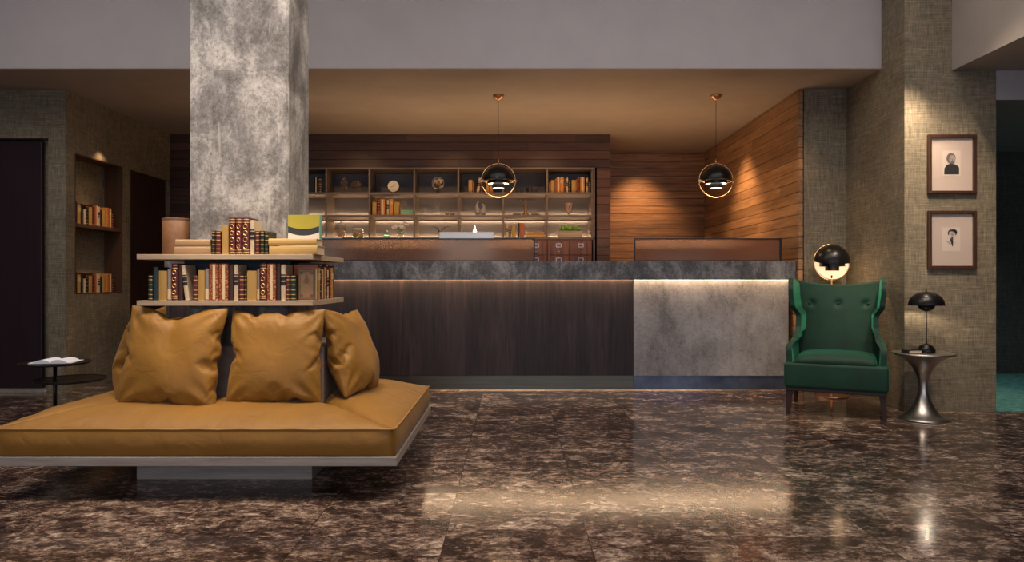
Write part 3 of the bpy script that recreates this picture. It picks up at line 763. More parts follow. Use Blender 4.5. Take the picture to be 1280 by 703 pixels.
# mint book standing with its cover forward
mb = thing('book', 'tall mint green book standing upright, cover with yellow, black and white bands', 'book', (-1.135, 3.835, ZS1), math.radians(-3))
bm = B(); box(bm, -.087, .0885, 0, .003, 0, .222); box(bm, -.087, .0885, .040, .043, 0, .222); box(bm, .0855, .0885, .003, .04, 0, .222); obj('cover', bm, COV['mint'][0], mb)
bm = B(); box(bm, -.084, .0855, .0031, .0399, .003, .219); obj('pages', bm, mat('white pages', (.8, .78, .68), .7), mb)
bm = B(); ax = [(-.085+.17*i/12, ) for i in range(13)]
def band(z0f, z1f, name, m, y0=-.0012, y1=-.0002):
    bm = B(); lo = []; hi = []
    for i in range(13):
        x_ = -.086+.172*i/12; u = (i/6-1)
        lo.append((x_, z0f(u))); hi.append((x_, z1f(u)))
    prism(bm, lo+hi[::-1], y0, y1, 'y'); obj(name, bm, m, mb)
cv1 = lambda u: .144+.016*u*u; cv2 = lambda u: .108+.018*u*u
band(cv1, lambda u: .2215, 'cover_band', cm('acid yellow print', (.42, .36, .04), .5))
band(cv2, lambda u: cv1(u)-.0001, 'cover_band', cm('dark print', (.03, .035, .045), .5))
band(lambda u: .002, lambda u: cv2(u)-.0001, 'cover_band', cm('white print', (.70, .66, .62), .5))
# tan round bin
bn = thing('storage_bin', 'round tan leather bin standing at the left end of the sofa bookshelf top tier', 'bin', (-1.865, 3.92, ZS1))
bm = B(); lathe(bm, [(0, 0), (.073, 0), (.075, .003), (.076, .205), (.072, .208), (.070, .205), (.069, .006), (0, .006)], 40)
obj('body', bm, m_simple('tan leather', (.20, .095, .042), (.26, .125, .058), .5, (30, 30, 30), .1), bn, smooth=True)
bm = B(); lathe(bm, [(.0762, .196), (.0775, .197), (.0775, .206), (.0762, .207)], 40); obj('rim_band', bm, cm('dark leather rim', (.20, .09, .045), .5), bn)

# ------------------------------------------------------------------ pillows (cloth simulated from a flat sewn square)
def pillow_mesh(size_, seed, press=3.0, n=34, dent=0):
    bm = B(); h = size_/2; V = {}
    rnd = random.Random(seed)
    for s in (0, 1):
        for i in range(n+1):
            for j in range(n+1):
                u, v = -1+2*i/n, -1+2*j/n
                edge = i in (0, n) or j in (0, n)
                if s and edge: V[s, i, j] = V[0, i, j]; continue
                z_ = (.006 if not edge else 0)*(1 if s else -1)*(1+.5*rnd.random())
                V[s, i, j] = bm.verts.new((u*h, z_, v*h))
    for s in (0, 1):
        for i in range(n):
            for j in range(n):
                f = (V[s, i, j], V[s, i+1, j], V[s, i+1, j+1], V[s, i, j+1])
                bm.faces.new(f if s == 0 else f[::-1])
    me = bpy.data.meshes.new('throw_pillow'); bm.to_mesh(me); bm.free()
    o = bpy.data.objects.new('throw_pillow', me); COL.objects.link(o)
    c = o.modifiers.new('cloth', 'CLOTH'); st = c.settings
    st.quality = 5; st.mass = .25; st.use_pressure = True; st.uniform_pressure_force = press
    st.tension_stiffness = 12; st.compression_stiffness = 12; st.shear_stiffness = 6; st.bending_stiffness = .25
    st.air_damping = 1.5
    st.effector_weights.gravity = 0
    c.point_cache.frame_start = 1; c.point_cache.frame_end = 45
    return o
def bake(objs, frames=40):
    for f in range(1, frames+1): S.frame_set(f)
    dg = bpy.context.evaluated_depsgraph_get(); res = []
    for o in objs:
        me = bpy.data.meshes.new_from_object(o.evaluated_get(dg)); res.append(me)
    for o in objs: bpy.data.objects.remove(o)
    S.frame_set(1); return res
ps = [pillow_mesh(.60, 3, 5.0), pillow_mesh(.60, 11, 4.0), pillow_mesh(.60, 5, 4.5)]
pm = bake(ps)
def fit(me, w, dent=0, thick=None, seed=0, slump=0, rect=.72):
    xs_ = [v.co.x for v in me.vertices]; zs_ = [v.co.z for v in me.vertices]; ys_ = [v.co.y for v in me.vertices]
    cx, cz, cy = (max(xs_)+min(xs_))/2, (max(zs_)+min(zs_))/2, (max(ys_)+min(ys_))/2
    sx_ = w/(max(xs_)-min(xs_)); sz_ = w/(max(zs_)-min(zs_)); sy_ = (thick/(max(ys_)-min(ys_))) if thick else sx_
    # even out the waist the pressure leaves along the seams
    NBn = 24; ex = [0]*(NBn+1); ez = [0]*(NBn+1)
    for v in me.vertices:
        a, b = (v.co.x-cx)*sx_/(w/2), (v.co.z-cz)*sz_/(w/2)
        ia, ib = round((a+1)/2*NBn), round((b+1)/2*NBn)
        ex[ib] = max(ex[ib], abs(a)); ez[ia] = max(ez[ia], abs(b))
    def look(tb, q):
        q = (q+1)/2*NBn; i0 = max(0, min(NBn-1, int(q))); f_ = q-i0
        sm = lambda k_: sum(tb[max(0, min(NBn, k_+j_))] for j_ in (-1, 0, 1))/3
        return sm(i0)*(1-f_)+sm(i0+1)*f_
    NW = []
    for v in me.vertices:
        a, b = (v.co.x-cx)*sx_/(w/2), (v.co.z-cz)*sz_/(w/2)
        NW.append((cx+a*w/2/sx_*(1-rect+rect/max(.6, look(ex, b))), cz+b*w/2/sz_*(1-rect+rect/max(.6, look(ez, a)))))
    for v, q in zip(me.vertices, NW): v.co.x, v.co.z = q
    for v in me.vertices:
        x_, y_, z_ = (v.co.x-cx)*sx_, (v.co.y-cy)*sy_, (v.co.z-cz)*sz_
        u, w_ = x_/(w/2), z_/(w/2)
        if dent:
            up = max(0, w_+.1)/1.1
            z_ -= dent*math.exp(-(u/.42)**2)*up**2
            y_ += dent*.7*math.exp(-(u/.16)**2)*up*(-1 if y_ > 0 else 1)*.8
        wv = Vector((x_*7+seed, y_*5, z_*7))
        n_ = noise.noise(wv)*.010
        # creases that run in from the corners
        for (cu, cw) in ((-1, -1), (1, -1), (-1, 1), (1, 1)):
            du, dw = u-cu, w_-cw; r = math.hypot(du, dw); a = math.atan2(dw, du)
            n_ += .008*math.sin(a*11+seed+cu*2)*math.exp(-((r-.35)/.28)**2)
        y_ += n_*(1 if y_ > 0 else -1)*min(1, abs(y_)/.03)
        # weight settles towards the bottom
        y_ *= 1+slump*(-w_)*.5
        v.co = (x_, y_, z_)
    me.materials.clear(); me.materials.append(OCHRE); me.shade_smooth(); me.update(); return me
def pillow(me, loc, rot, label):
    o = bpy.data.objects.new('throw_pillow', me); COL.objects.link(o); o.location = loc; o.rotation_euler = rot
    s = o.modifiers.new('sub', 'SUBSURF'); s.levels = 1; s.render_levels = 2
    tag(o, label, 'pillow', 'ochre throw pillows on the sofa')
    # seam piping round the edge
    return o
R = math.radians
mA = fit(pm[0], .50, .0, .17, 1, .3); mB = fit(pm[1], .545, .055, .17, 4, .3); mC = fit(pm[2], .50, .02, .17, 8, .3)
pillow(mA, (-1.225, 3.655, .658), (R(-11), R(-1), 0), 'square ochre pillow leaning upright at the middle of the sofa front')
pillow(mB, (-1.755, 3.645, .655), (R(-12), R(1), R(-6)), 'ochre pillow with a chopped top at the left of the sofa front')
pillow(mC, (-2.09, 3.98, .65), (R(-12), R(3), R(-82)), 'ochre pillow on the left flank mostly hidden behind the chopped pillow')
mD = mC.copy()
pillow(mD, (-.905, 3.98, .655), (R(-17), R(3), R(80)), 'ochre pillow leaning against the right flank of the sofa back')

# ------------------------------------------------------------------ left side table and open book
st = thing('side_table', 'dark two-tier round side table beside the left end of the sofa', 'table', (-3.44, 5.3, 0))
DM = mat('dark bronze metal', (.035, .025, .022), .35, .6)
bm = B(); lathe(bm, [(0, .425), (.225, .425), (.236, .43), (.238, .441), (.232, .438), (0, .438)], 48); obj('table_top', bm, DM, st, smooth=False)
bm = B(); lathe(bm, [(0, .300), (.228, .300), (.240, .305), (.242, .317), (.236, .313), (0, .313)], 48, (.115, 0, 0)); obj('lower_tray', bm, DM, st)
bm = B(); tube(bm, [(0, 0, .012), (0, 0, .425)], .013, 16); obj('pole', bm, BLACKMETAL, st, smooth=True)
bm = B(); lathe(bm, [(0, 0), (.15, 0), (.15, .006), (.03, .014), (0, .014)], 40, (.03, 0, 0)); obj('base', bm, BLACKMETAL, st)
ob = thing('open_book', 'open white book lying on the dark round side table', 'book', (-3.41, 5.27, .4385), R(8))
for s_ in (-1, 1):
    bm = B(); K = 10; lo = []; hi = []
    for i in range(K+1):
        u = i/K; hi.append((s_*(.002+u*.145), .010+.022*math.sin(min(1, u*1.25)*PI)**.8*(1-.35*u)+.004*(1-u))); lo.append((s_*(.002+u*.145), .0035))
    prism(bm, lo+hi[::-1], -.10, .10, 'y'); obj('page_block', bm, mat('white paper', (.85, .85, .88), .7), ob)
bm = B(); box(bm, -.152, .152, -.105, .105, 0, .003); obj('cover', bm, COV['black'][0], ob)
light('SPOT', (-3.4, 5.2, 4.1), 190, (1, .92, .88), aim=(-3.4, 5.27, .44), size=.03, spot=9, blend=.5)

# ------------------------------------------------------------------ green wing chair
ch = thing('wing_armchair', 'green velvet wingback armchair with buttoned back and dark wooden legs', 'armchair', (2.63, 5.70, 0), R(-27))
def sgrid(bm, fn, nu, nv):
    V = [[bm.verts.new(fn(i/nu, j/nv)) for j in range(nv+1)] for i in range(nu+1)]
    for i in range(nu):
        for j in range(nv): bm.faces.new((V[i][j], V[i+1][j], V[i+1][j+1], V[i][j+1]))
    return V
def interp(tab, x):
    if x <= tab[0][0]: return tab[0][1]
    for (a, b), (c, d) in zip(tab, tab[1:]):
        if x <= c:
            t = (x-a)/(c-a); t = t*t*(3-2*t); return b+(d-b)*t
    return tab[-1][1]
FR = [(.20, -.335), (.50, -.335), (.53, -.325), (.56, -.28), (.61, -.15), (.68, -.07), (.77, -.06), (.86, -.13), (.98, -.14), (1.04, -.12), (1.08, -.07)]
BKY = lambda z: .30+(z-.25)*.16
XO = [(.20, .330), (.40, .350), (.53, .354), (.60, .318), (.66, .300), (.76, .298), (.85, .340), (.95, .350), (1.08, .352)]
def side_panel(s):
    bm = B(); zb, ztp = .215, 1.075; NZ, NY = 76, 16; th = .048
    def shell(off, inner):
        def fn(a, b):
            z_ = zb+(ztp-zb)*a; yf, yb = interp(FR, z_), BKY(z_)
            y_ = yf+(yb-yf)*b; t_ = th*(1-.25*a)
            xo = interp(XO, z_)
            # wings flare at the front, hug the back behind
            fl = (1-b)*.0 if z_ < .62 else (1-b)*.004-.010*b
            zz = z_ - (.055*b if z_ > 1.0 else 0)*min(1, (z_-1.0)/.05)
            return (s*(xo+fl-(t_ if inner else 0)), y_, zz)
        return fn
    O = sgrid(bm, shell(0, False), NZ, NY); I = sgrid(bm, shell(0, True), NZ, NY)
    per = [(i, 0) for i in range(NZ+1)]+[(NZ, j) for j in range(1, NY+1)]+[(i, NY) for i in range(NZ-1, -1, -1)]+[(0, j) for j in range(NY-1, 0, -1)]
    for k_ in range(len(per)):
        a, b = per[k_], per[(k_+1) % len(per)]
        bm.faces.new((O[a[0]][a[1]], O[b[0]][b[1]], I[b[0]][b[1]], I[a[0]][a[1]]))
    return obj('wing', bm, VELVET, ch, smooth=True, bevel=.018, seg=4, angle=50)
for s_ in (-1, 1): side_panel(s_)
# back
bm = B(); th = .10
def topz(u): return 1.02+.045*abs(u)**2.2
def inner_fn(a, b):
    u = -1+2*b; z_ = .22+(topz(u)-.22)*a; w_ = .335 if z_ < .6 else .335+.04*min(1, (z_-.6)/.4)
    w_ = min(w_, interp(XO, z_)-.008)
    y_ = BKY(z_)-th+.03*u*u - .018*math.cos(u*PI/2)*math.sin(a*PI)
    for bx_ in (-.62, 0, .62):
        d2 = ((u-bx_)*.34)**2+(z_-.86)**2; y_ += .022*math.exp(-d2/.0006)
    return (u*w_, y_, z_)
def outer_fn(a, b):
    u = -1+2*b; z_ = .22+(topz(u)-.22)*a; w_ = min(.335 if z_ < .6 else .335+.04*min(1, (z_-.6)/.4), interp(XO, z_)-.008)
    return (u*w_, BKY(z_)+.03*(1-u*u), z_)
NZ, NU = 50, 44
I = sgrid(bm, inner_fn, NZ, NU); O = sgrid(bm, outer_fn, NZ, NU)
per = [(i, 0) for i in range(NZ+1)]+[(NZ, j) for j in range(1, NU+1)]+[(i, NU) for i in range(NZ-1, -1, -1)]+[(0, j) for j in range(NU-1, 0, -1)]
for k_ in range(len(per)):
    a, b = per[k_], per[(k_+1) % len(per)]; bm.faces.new((I[a[0]][a[1]], I[b[0]][b[1]], O[b[0]][b[1]], O[a[0]][a[1]]))
obj('backrest', bm, VELVET, ch, smooth=True, bevel=.02, seg=4, angle=50)
for bx_ in (-.62, 0, .62):
    bm = B(); ball(bm, (bx_*.365, BKY(.86)-th+.012+.03*bx_*bx_-.012, .86), .012, 1, .6, 1, 12, 8); obj('button', bm, VELVET, ch, smooth=True)
bm = B(); box(bm, -.366, .366, -.375, .25, .215, .412); obj('seat_base', bm, VELVET, ch, smooth=True, bevel=.025, seg=4)
bm = B(); N = 24
def cush(a, b):
    x_, y_ = -.298+.596*a, -.365+.60*b
    e1 = (1-(2*a-1)**6)*(1-(2*b-1)**6)
    return (x_, y_, .40+.075*max(e1, 0)**.35+.018*math.cos((a-.5)*PI)*math.cos((b-.5)*PI))
Vt = sgrid(bm, cush, N, N); Vb = sgrid(bm, lambda a, b: (-.298+.596*a, -.365+.60*b, .40), N, N)
bmesh.ops.remove_doubles(bm, verts=bm.verts, dist=.0005)
obj('seat_cushion', bm, VELVET, ch, smooth=True)
bm = B(); box(bm, -.352, .352, -.358, .29, .190, .216); obj('base_rail', bm, LEGW, ch, bevel=.004)
for sx_, sy_, spl in ((-1, -1, 0), (1, -1, 0), (-1, 1, 1), (1, 1, 1)):
    bm = B(); x_, y_ = sx_*.325, (-.32 if sy_ < 0 else .25)
    dx, dy = sx_*.012, (-.006 if sy_ < 0 else .07)
    a, b = .025, .014
    t4 = [bm.verts.new((x_+i*a, y_+j*a, .190)) for i, j in ((-1, -1), (1, -1), (1, 1), (-1, 1))]
    b4 = [bm.verts.new((x_+dx+i*b, y_+dy+j*b, 0)) for i, j in ((-1, -1), (1, -1), (1, 1), (-1, 1))]
    bm.faces.new(t4); bm.faces.new(b4[::-1])
    for i in range(4): bm.faces.new((b4[i], b4[(i+1) % 4], t4[(i+1) % 4], t4[i]))
    obj('leg', bm, LEGW, ch, bevel=.003)

# ------------------------------------------------------------------ tulip table, lamp and book on it
tt = thing('pedestal_table', 'silver cast metal hourglass side table beside the green armchair', 'table', (3.125, 5.35, 0))
bm = B()
lathe(bm, [(0, 0), (.178, 0), (.184, .004), (.180, .012), (.150, .024), (.110, .052), (.080, .090), (.055, .140), (.038, .195), (.032, .245), (.036, .295), (.050, .345), (.075, .395), (.108, .435), (.150, .468), (.200, .488), (.215, .494), (.217, .503), (.210, .506), (0, .503)], 64)
obj('body', bm, PEWTER, tt, smooth=True)
tl = thing('table_lamp', 'black dome-shaded table lamp standing on the silver pedestal table', 'lamp', (3.155, 5.36, .5065))
bm = B(); lathe(bm, [(0, 0), (.060, 0), (.062, .006), (.058, .030), (.045, .050), (.025, .062), (.006, .068), (0, .068)], 32); obj('base', bm, BLACKMETAL, tl, smooth=True)
bm = B(); tube(bm, [(0, 0, .06), (0, 0, .36)], .0045, 10); obj('stem', bm, BLACKMETAL, tl, smooth=True)
bm = B(); prof = [(.123*math.cos(a), .365+.098*math.sin(a)) for a in [i/14*PI/2 for i in range(15)]]
lathe(bm, [(.118, .359), (.125, .358)]+prof, 48); lathe(bm, [(.117*math.cos(a), .361+.092*math.sin(a)) for a in [i/14*PI/2 for i in range(15)]], 48)
obj('lamp_shade', bm, BLACKMETAL, tl, smooth=True)
bm = B(); lathe(bm, [(0, .313)]+[(.060*math.sin(a), .362-.050*math.cos(a)) for a in [i/12*PI/2 for i in range(1, 13)]]+[(.056, .364), (0, .355)], 32); obj('lower_shade', bm, BLACKMETAL, tl, smooth=True)
bm = B(); ball(bm, (0, 0, .467), .006, 1, 1, 1.6, 10, 8); obj('finial', bm, BLACKMETAL, tl, smooth=True)
bm = B(); lathe(bm, [(0, .366), (.016, .366), (.016, .371), (0, .371)], 24); obj('bulb', bm, BULB, tl)
light('POINT', (3.155, 5.36, .910), 9.0, SOFTWARM, size=.012)
tb = thing('book', 'small dark book with a pen lying on the silver pedestal table', 'book', (3.02, 5.32, .5065), R(10))
bm = B(); box(bm, -.055, .055, -.04, .04, 0, .003); box(bm, -.055, .055, -.04, .04, .020, .023); box(bm, -.055, -.052, -.04, .04, .003, .02); obj('cover', bm, COV['black'][0], tb)
bm = B(); box(bm, -.052, .053, -.038, .038, .0031, .0199); obj('pages', bm, PAGE, tb)
bm = B(); tube(bm, [(-.03, -.02, .027), (.05, .01, .027)], .0035, 8); tag(obj('pen', bm, BRASS, None, loc=(3.02, 5.32, .5065), rot=(0, 0, R(10))), 'thin brass pen lying on the small dark book', 'pen')

# ------------------------------------------------------------------ stepped globe lamps
def globe_head(t, c, r=.15, tilt=0, open_front=False):
    """brass ring, black dome, black stepped inner shades with glowing undersides, side pivots; children of t"""
    rr = r*1.10
    bm = B(); tube(bm, [(c[0]+rr*math.cos(k_*PI/32), c[1], c[2]+rr*math.sin(k_*PI/32)) for k_ in range(64)], .0045, 8, closed=True)
    obj('ring', bm, BRASS, t, smooth=True)
    bm = B(); P = [(r*math.cos(a), r*math.sin(a)) for a in [i/16*PI/2 for i in range(17)]]
    lathe(bm, P, 48, c); lathe(bm, [((r-.004)*math.cos(a), (r-.004)*math.sin(a)) for a in [i/16*PI/2 for i in range(17)]], 48, c)
    lathe(bm, [(r-.004, 0), (r, 0)], 48, c)
    obj('dome_shade', bm, BLACKMETAL, t, smooth=True)
    bm = B(); lathe(bm, [(.105, -.004), (.105, -.034), (.100, -.034), (.100, -.004), (.105, -.004)], 40, c); a_ = obj('inner_shade', bm, BLACKMETAL, t)
    bm = B(); lathe(bm, [(.099, -.028), (.062, -.028)], 40, c); lathe(bm, [(.099, -.024), (.062, -.024)], 40, c); obj('diffuser', bm, BULB, t)
    bm = B(); lathe(bm, [(.062, -.010), (.062, -.076), (.057, -.076), (.057, -.010), (.062, -.010)], 40, c); obj('inner_shade', bm, BLACKMETAL, t)
    bm = B(); lathe(bm, [(0, -.070), (.0565, -.070), (.0565, -.066), (0, -.066)], 40, c); obj('diffuser', bm, BULB, t)
    for s_ in (-1, 1):
        bm = B(); lathe(bm, [(0, s_*(r*.62)), (.022, s_*(r*.62)), (.026, s_*(r*.64)), (.012, s_*(r*1.08)), (.006, s_*(r*1.2)), (0, s_*(r*1.2))], 16, c, 'x')
        bmesh.ops.translate(bm, verts=bm.verts, vec=(0, -.0, -.012)) if False else None
        obj('pivot', bm, BRASS, t, smooth=True)
def pendant(px, label):
    x_ = (px-640)*6.85/F; zc = 2.027
    t = thing('pendant_lamp', label, 'lamp', (x_, 6.85, SOF), 0, 'pendant lamps over the reception counter')
    c = (0, 0, zc-SOF)
    globe_head(t, c)
    bm = B(); tube(bm, [(0, 0, c[2]+.20), (0, 0, -.02)], .0022, 6); obj('cord', bm, BLACKMETAL, t)
    bm = B(); tube(bm, [(0, 0, c[2]+.148), (0, 0, c[2]+.215)], .0065, 10); obj('stem', bm, BRASS, t, smooth=True)
    bm = B(); lathe(bm, [(0, -.05), (.012, -.05), (.022, -.043), (.046, -.024), (.052, -.012), (.052, 0), (0, 0)], 32); obj('ceiling_canopy', bm, COPPER, t, smooth=True)
    light('POINT', (x_, 6.85, zc-.13), 3, WARM, size=.05)
pendant(623, 'black globe pendant lamp with brass ring hanging before the back shelves')
pendant(895, 'black globe pendant lamp with brass ring hanging before the wood-planked side wall')

fl = thing('floor_lamp', 'brass floor lamp with black dome head standing behind the green armchair', 'lamp', (2.915, 6.42, 0))
zc = 1.222; r = .155
bm = B(); lathe(bm, [(0, 0), (.142, 0), (.145, .004), (.143, .014), (.02, .018), (0, .018)], 48); obj('base', bm, COPPER, fl)
bm = B(); tube(bm, [(0, 0, .017), (0, 0, zc-.12)], .008, 12); obj('pole', bm, BRASS, fl, smooth=True)
bm = B(); tube(bm, [(r*1.06*math.cos(k_*PI/32), 0, zc+r*1.06*math.sin(k_*PI/32)) for k_ in range(64)], .005, 8, closed=True); obj('ring', bm, BRASS, fl, smooth=True)
# upper dome tilted forward over the ring
dome = [(r*math.cos(a), r*math.sin(a)) for a in [i/16*PI/2 for i in range(17)]]
din = [((r-.004)*math.cos(a), (r-.004)*math.sin(a)) for a in [i/16*PI/2 for i in range(17)]]
bm = B(); lathe(bm, dome, 48); lathe(bm, din, 48); lathe(bm, [(r-.004, 0), (r, 0)], 48)
obj('dome_shade', bm, BLACKMETAL, fl, smooth=True, loc=(0, 0, zc+.002), rot=(R(8), 0, 0))
# lower reflector bowl opening towards the room
bm = B(); lathe(bm, dome, 48); lathe(bm, din, 48); lathe(bm, [(r-.004, 0), (r, 0)], 48)
obj('reflector_bowl', bm, BULBW, fl, smooth=True, loc=(0, .0, zc), rot=(R(-100), 0, 0))
bm = B(); lathe(bm, [(.108, -.004), (.108, -.040), (.103, -.040), (.103, -.004), (.108, -.004)], 40, (0, -.01, zc)); obj('inner_shade', bm, BLACKMETAL, fl)
bm = B(); lathe(bm, [(0, -.038), (.060, -.038), (.060, -.078), (0, -.078)], 40, (0, -.01, zc)); obj('inner_shade', bm, BLACKMETAL, fl)
light('POINT', (2.915, 6.28, zc-.11), 1.2, WARM, size=.03)

# ------------------------------------------------------------------ framed pictures
FRW = m_wood('walnut frame', (.03, .013, .008), (.075, .035, .022), 'z', .35, 2)
MATB = cm('mount board', (.62, .50, .43), .7); PRINT = cm('print paper', (.72, .60, .52), .7)
INK = cm('dark ink', (.03, .028, .03), .6); INK2 = cm('mid ink', (.17, .14, .13), .6); SKIN = cm('pale ink wash', (.42, .34, .30), .6)
def glass_mat():
    m = bpy.data.materials.new('picture glass'); m.use_nodes = True; t = m.node_tree
    for n_ in list(t.nodes): t.nodes.remove(n_)
    o = t.nodes.new('ShaderNodeOutputMaterial'); a = t.nodes.new('ShaderNodeBsdfTransparent'); b = t.nodes.new('ShaderNodeBsdfGlossy'); b.inputs['Roughness'].default_value = .02
    lw_ = t.nodes.new('ShaderNodeLayerWeight'); lw_.inputs[0].default_value = .5; f0 = t.nodes.new('ShaderNodeMath'); f0.operation = 'POWER'; f0.inputs[1].default_value = 3.5; f = t.nodes.new('ShaderNodeMath'); f.operation = 'MULTIPLY_ADD'; f.inputs[1].default_value = .7; f.inputs[2].default_value = .045
    t.links.new(lw_.outputs['Facing'], f0.inputs[0]); t.links.new(f0.outputs[0], f.inputs[0]); mx = t.nodes.new('ShaderNodeMixShader')
    t.links.new(f.outputs[0], mx.inputs[0]); t.links.new(a.outputs[0], mx.inputs[1]); t.links.new(b.outputs[0], mx.inputs[2]); t.links.new(mx.outputs[0], o.inputs[0]); return m
PG = glass_mat()
def picture(py0, py1, label):
    Y = 5.62; x0, x1 = (1161-640)*Y/F, (1221.5-640)*Y/F; z0, z1_ = EYE+(351.5-py1)*Y/F, EYE+(351.5-py0)*Y/F
    t = thing('framed_picture', label, 'picture', ((x0+x1)/2, 5.649, z0))
    w, h, f = (x1-x0)/2, z1_-z0, .026
    bm = B()
    def bar(P): 
        lo = [bm.verts.new((a, -.030, b)) for a, b in P]; hi = [bm.verts.new((a, 0, b)) for a, b in P]
        bm.faces.new(lo); bm.faces.new(hi[::-1])
        for i in range(4): bm.faces.new((lo[i], lo[(i+1) % 4], hi[(i+1) % 4], hi[i]))
    bar([(-w, 0), (w, 0), (w-f, f), (-w+f, f)]); bar([(-w, h), (w, h), (w-f, h-f), (-w+f, h-f)])
    bar([(-w, 0), (-w+f, f), (-w+f, h-f), (-w, h)]); bar([(w, 0), (w-f, f), (w-f, h-f), (w, h)])
    obj('frame', bm, FRW, t, bevel=.003)
    bm = B(); box(bm, -w+f, w-f, -.010, -.002, f, h-f); obj('mount', bm, MATB, t)
    bm = B(); box(bm, -w+f, w-f, -.018, -.0165, f, h-f); obj('glass', bm, PG, t)
    return t, h
def disc(bm, cx, cz, rx, rz, y, n=24, th=.0006, a0=0, a1=2*PI):
    pts = [(cx+rx*math.cos(a0+(a1-a0)*i/n), cz+rz*math.sin(a0+(a1-a0)*i/n)) for i in range(n)]
    prism(bm, pts, y-th, y, 'y')
t, h = picture(168, 242.5, 'upper framed portrait print of a dark-clad person on the grasscloth wall'); c = h*.52
bm = B(); box(bm, -.060, .060, -.0112, -.0102, c-.085, c+.085); pr = obj('print', bm, PRINT, t, loc=(0, 0, -c*.2)); pr.scale = (1.2, 1, 1.2)
bm = B(); prism(bm, [(-.050, c-.075), (.050, c-.075), (.050, c-.030), (.036, c-.014), (.012, c-.006), (-.010, c-.004), (-.034, c-.012), (-.048, c-.035)], -.0121, -.0113, 'y'); obj('portrait_shoulders', bm, INK, pr)
bm = B(); disc(bm, -.004, c+.032, .031, .036, -.0122); obj('portrait_hair', bm, INK2, pr)
bm = B(); disc(bm, .004, c+.025, .021, .028, -.0130); obj('portrait_face', bm, SKIN, pr)
bm = B(); disc(bm, .006, c+.006, .014, .010, -.0138); obj('portrait_beard', bm, INK2, pr)
bm = B(); box(bm, -.010, -.003, -.0140, -.0132, c+.027, c+.030); box(bm, .009, .016, -.0140, -.0132, c+.027, c+.030); box(bm, .002, .005, -.0140, -.0132, c+.014, c+.026); obj('portrait_features', bm, INK, pr)
t, h = picture(263.5, 336.5, 'lower framed print with a small dark looped ink sketch on the grasscloth wall'); c = h*.54
bm = B(); box(bm, -.064, .058, -.0112, -.0102, c-.090, c+.068); pr = obj('print', bm, PRINT, t, loc=(0, 0, -c*.2)); pr.scale = (1.2, 1, 1.2)
bm = B(); tube(bm, [(.003+.026*math.cos(a), -.0128, c+.030+.022*math.sin(a)) for a in [-.6+k_*.36 for k_ in range(13)]], .005, 6, radii=[.002, .004, .006, .008, .009, .008, .007, .006, .005, .004, .003, .003, .002]); obj('sketch_loop', bm, INK, pr)
bm = B(); disc(bm, .006, c+.024, .013, .014, -.0125); obj('sketch_head', bm, SKIN, pr)
bm = B(); tube(bm, [(.004, -.0125, c+.004), (-.002, -.0125, c-.012), (.003, -.0125, c-.034), (.006, -.0125, c-.058)], .004, 6, radii=[.006, .010, .006, .002]); obj('sketch_body', bm, INK, pr)
bm = B()
for k_ in range(5): tube(bm, [(-.035+k_*.015, -.0122, c-.02-.004*k_), (-.010+k_*.008, -.0122, c-.045+.003*k_)], .0012, 4)
obj('sketch_strokes', bm, INK2, pr)

# ------------------------------------------------------------------ things on the back shelves
def SP(px, row_):     # a place on a shelf row
    zz = {1: z1+.014, 2: z2+.0145, 3: z3+.0145}[row_]
    return ((px-640)*(SW+.08)/F, SW+.08, zz)
YS = SW+.03
def shelf_books(items, row_, where, group, d=.16):
    zz = {1: z1+.014, 2: z2+.014, 3: z3+.014}[row_]+.0003
    its = [(s, dc, (a-640)*YS/F, (b-640)*YS/F, hpx*YS/F, l) for s, dc, a, b, hpx, l in items]
    row(its, lambda a: (a, YS, 0), d, where, group, 0, zz)
shelf_books([('black', 'stripe', 392.5, 397, 20, 0), ('brown', 'bands', 397.3, 402, 18, 0), ('black', 'dots', 402.2, 406, 21, 0)], 1, 'in the dim upper cell beside the pillar', 'books in the dim upper cell', .14)
shelf_books([('tan', 'none', 585.5, 590.5, 16, 0), ('rust', 'none', 591, 593, 13, 0), ('cream', 'dots', 595.5, 599, 18.5, .16), ('red', 'bands', 600.5, 603.5, 19, 0), ('brown', 'none', 603.7, 606.5, 17, 0), ('tan', 'none', 607, 611.5, 16, 0), ('orange', 'label', 611.8, 616, 19, 0)], 1, 'in the upper cell behind the left pendant', 'books in the upper cell behind the pendant')
shelf_books([('rust', 'none', 686, 688.2, 13, 0), ('tan', 'none', 688.5, 693.5, 16, 0), ('rust', 'bands', 694, 695.8, 18, 0), ('orange', 'stripe', 696, 700, 19.5, 0), ('orange', 'label', 700.2, 704.8, 19.5, 0), ('red', 'bands', 705, 707.3, 18, 0), ('cream', 'dots', 708, 710.3, 18.5, 0), ('brown', 'bands', 710.8, 713, 14, 0), ('tan', 'none', 714.5, 720, 16, 0), ('rust', 'none', 720.2, 722, 17, 0), ('red', 'rings', 722.4, 725, 19.5, 0), ('orange', 'stripe', 725.3, 731, 19.5, 0), ('cream', 'dots', 732.8, 735.3, 18.5, 0), ('brown', 'bands', 735.6, 737.8, 13, 0)], 1, 'in the upper right end shelf cell', 'books in the upper right end cell')
shelf_books([('tan', 'none', 465, 470.5, 16, 0), ('red', 'bands', 471, 475, 19.5, 0), ('orange', 'stripe', 475.3, 481, 20, 0), ('red', 'bands', 481.3, 483, 19, 0), ('cream', 'dots', 483.3, 486, 19, 0), ('orange', 'label', 486.4, 491.2, 20, 0), ('tan', 'none', 492, 498.5, 16.5, 0)], 2, 'in the middle row cell below the clock', 'books below the clock')
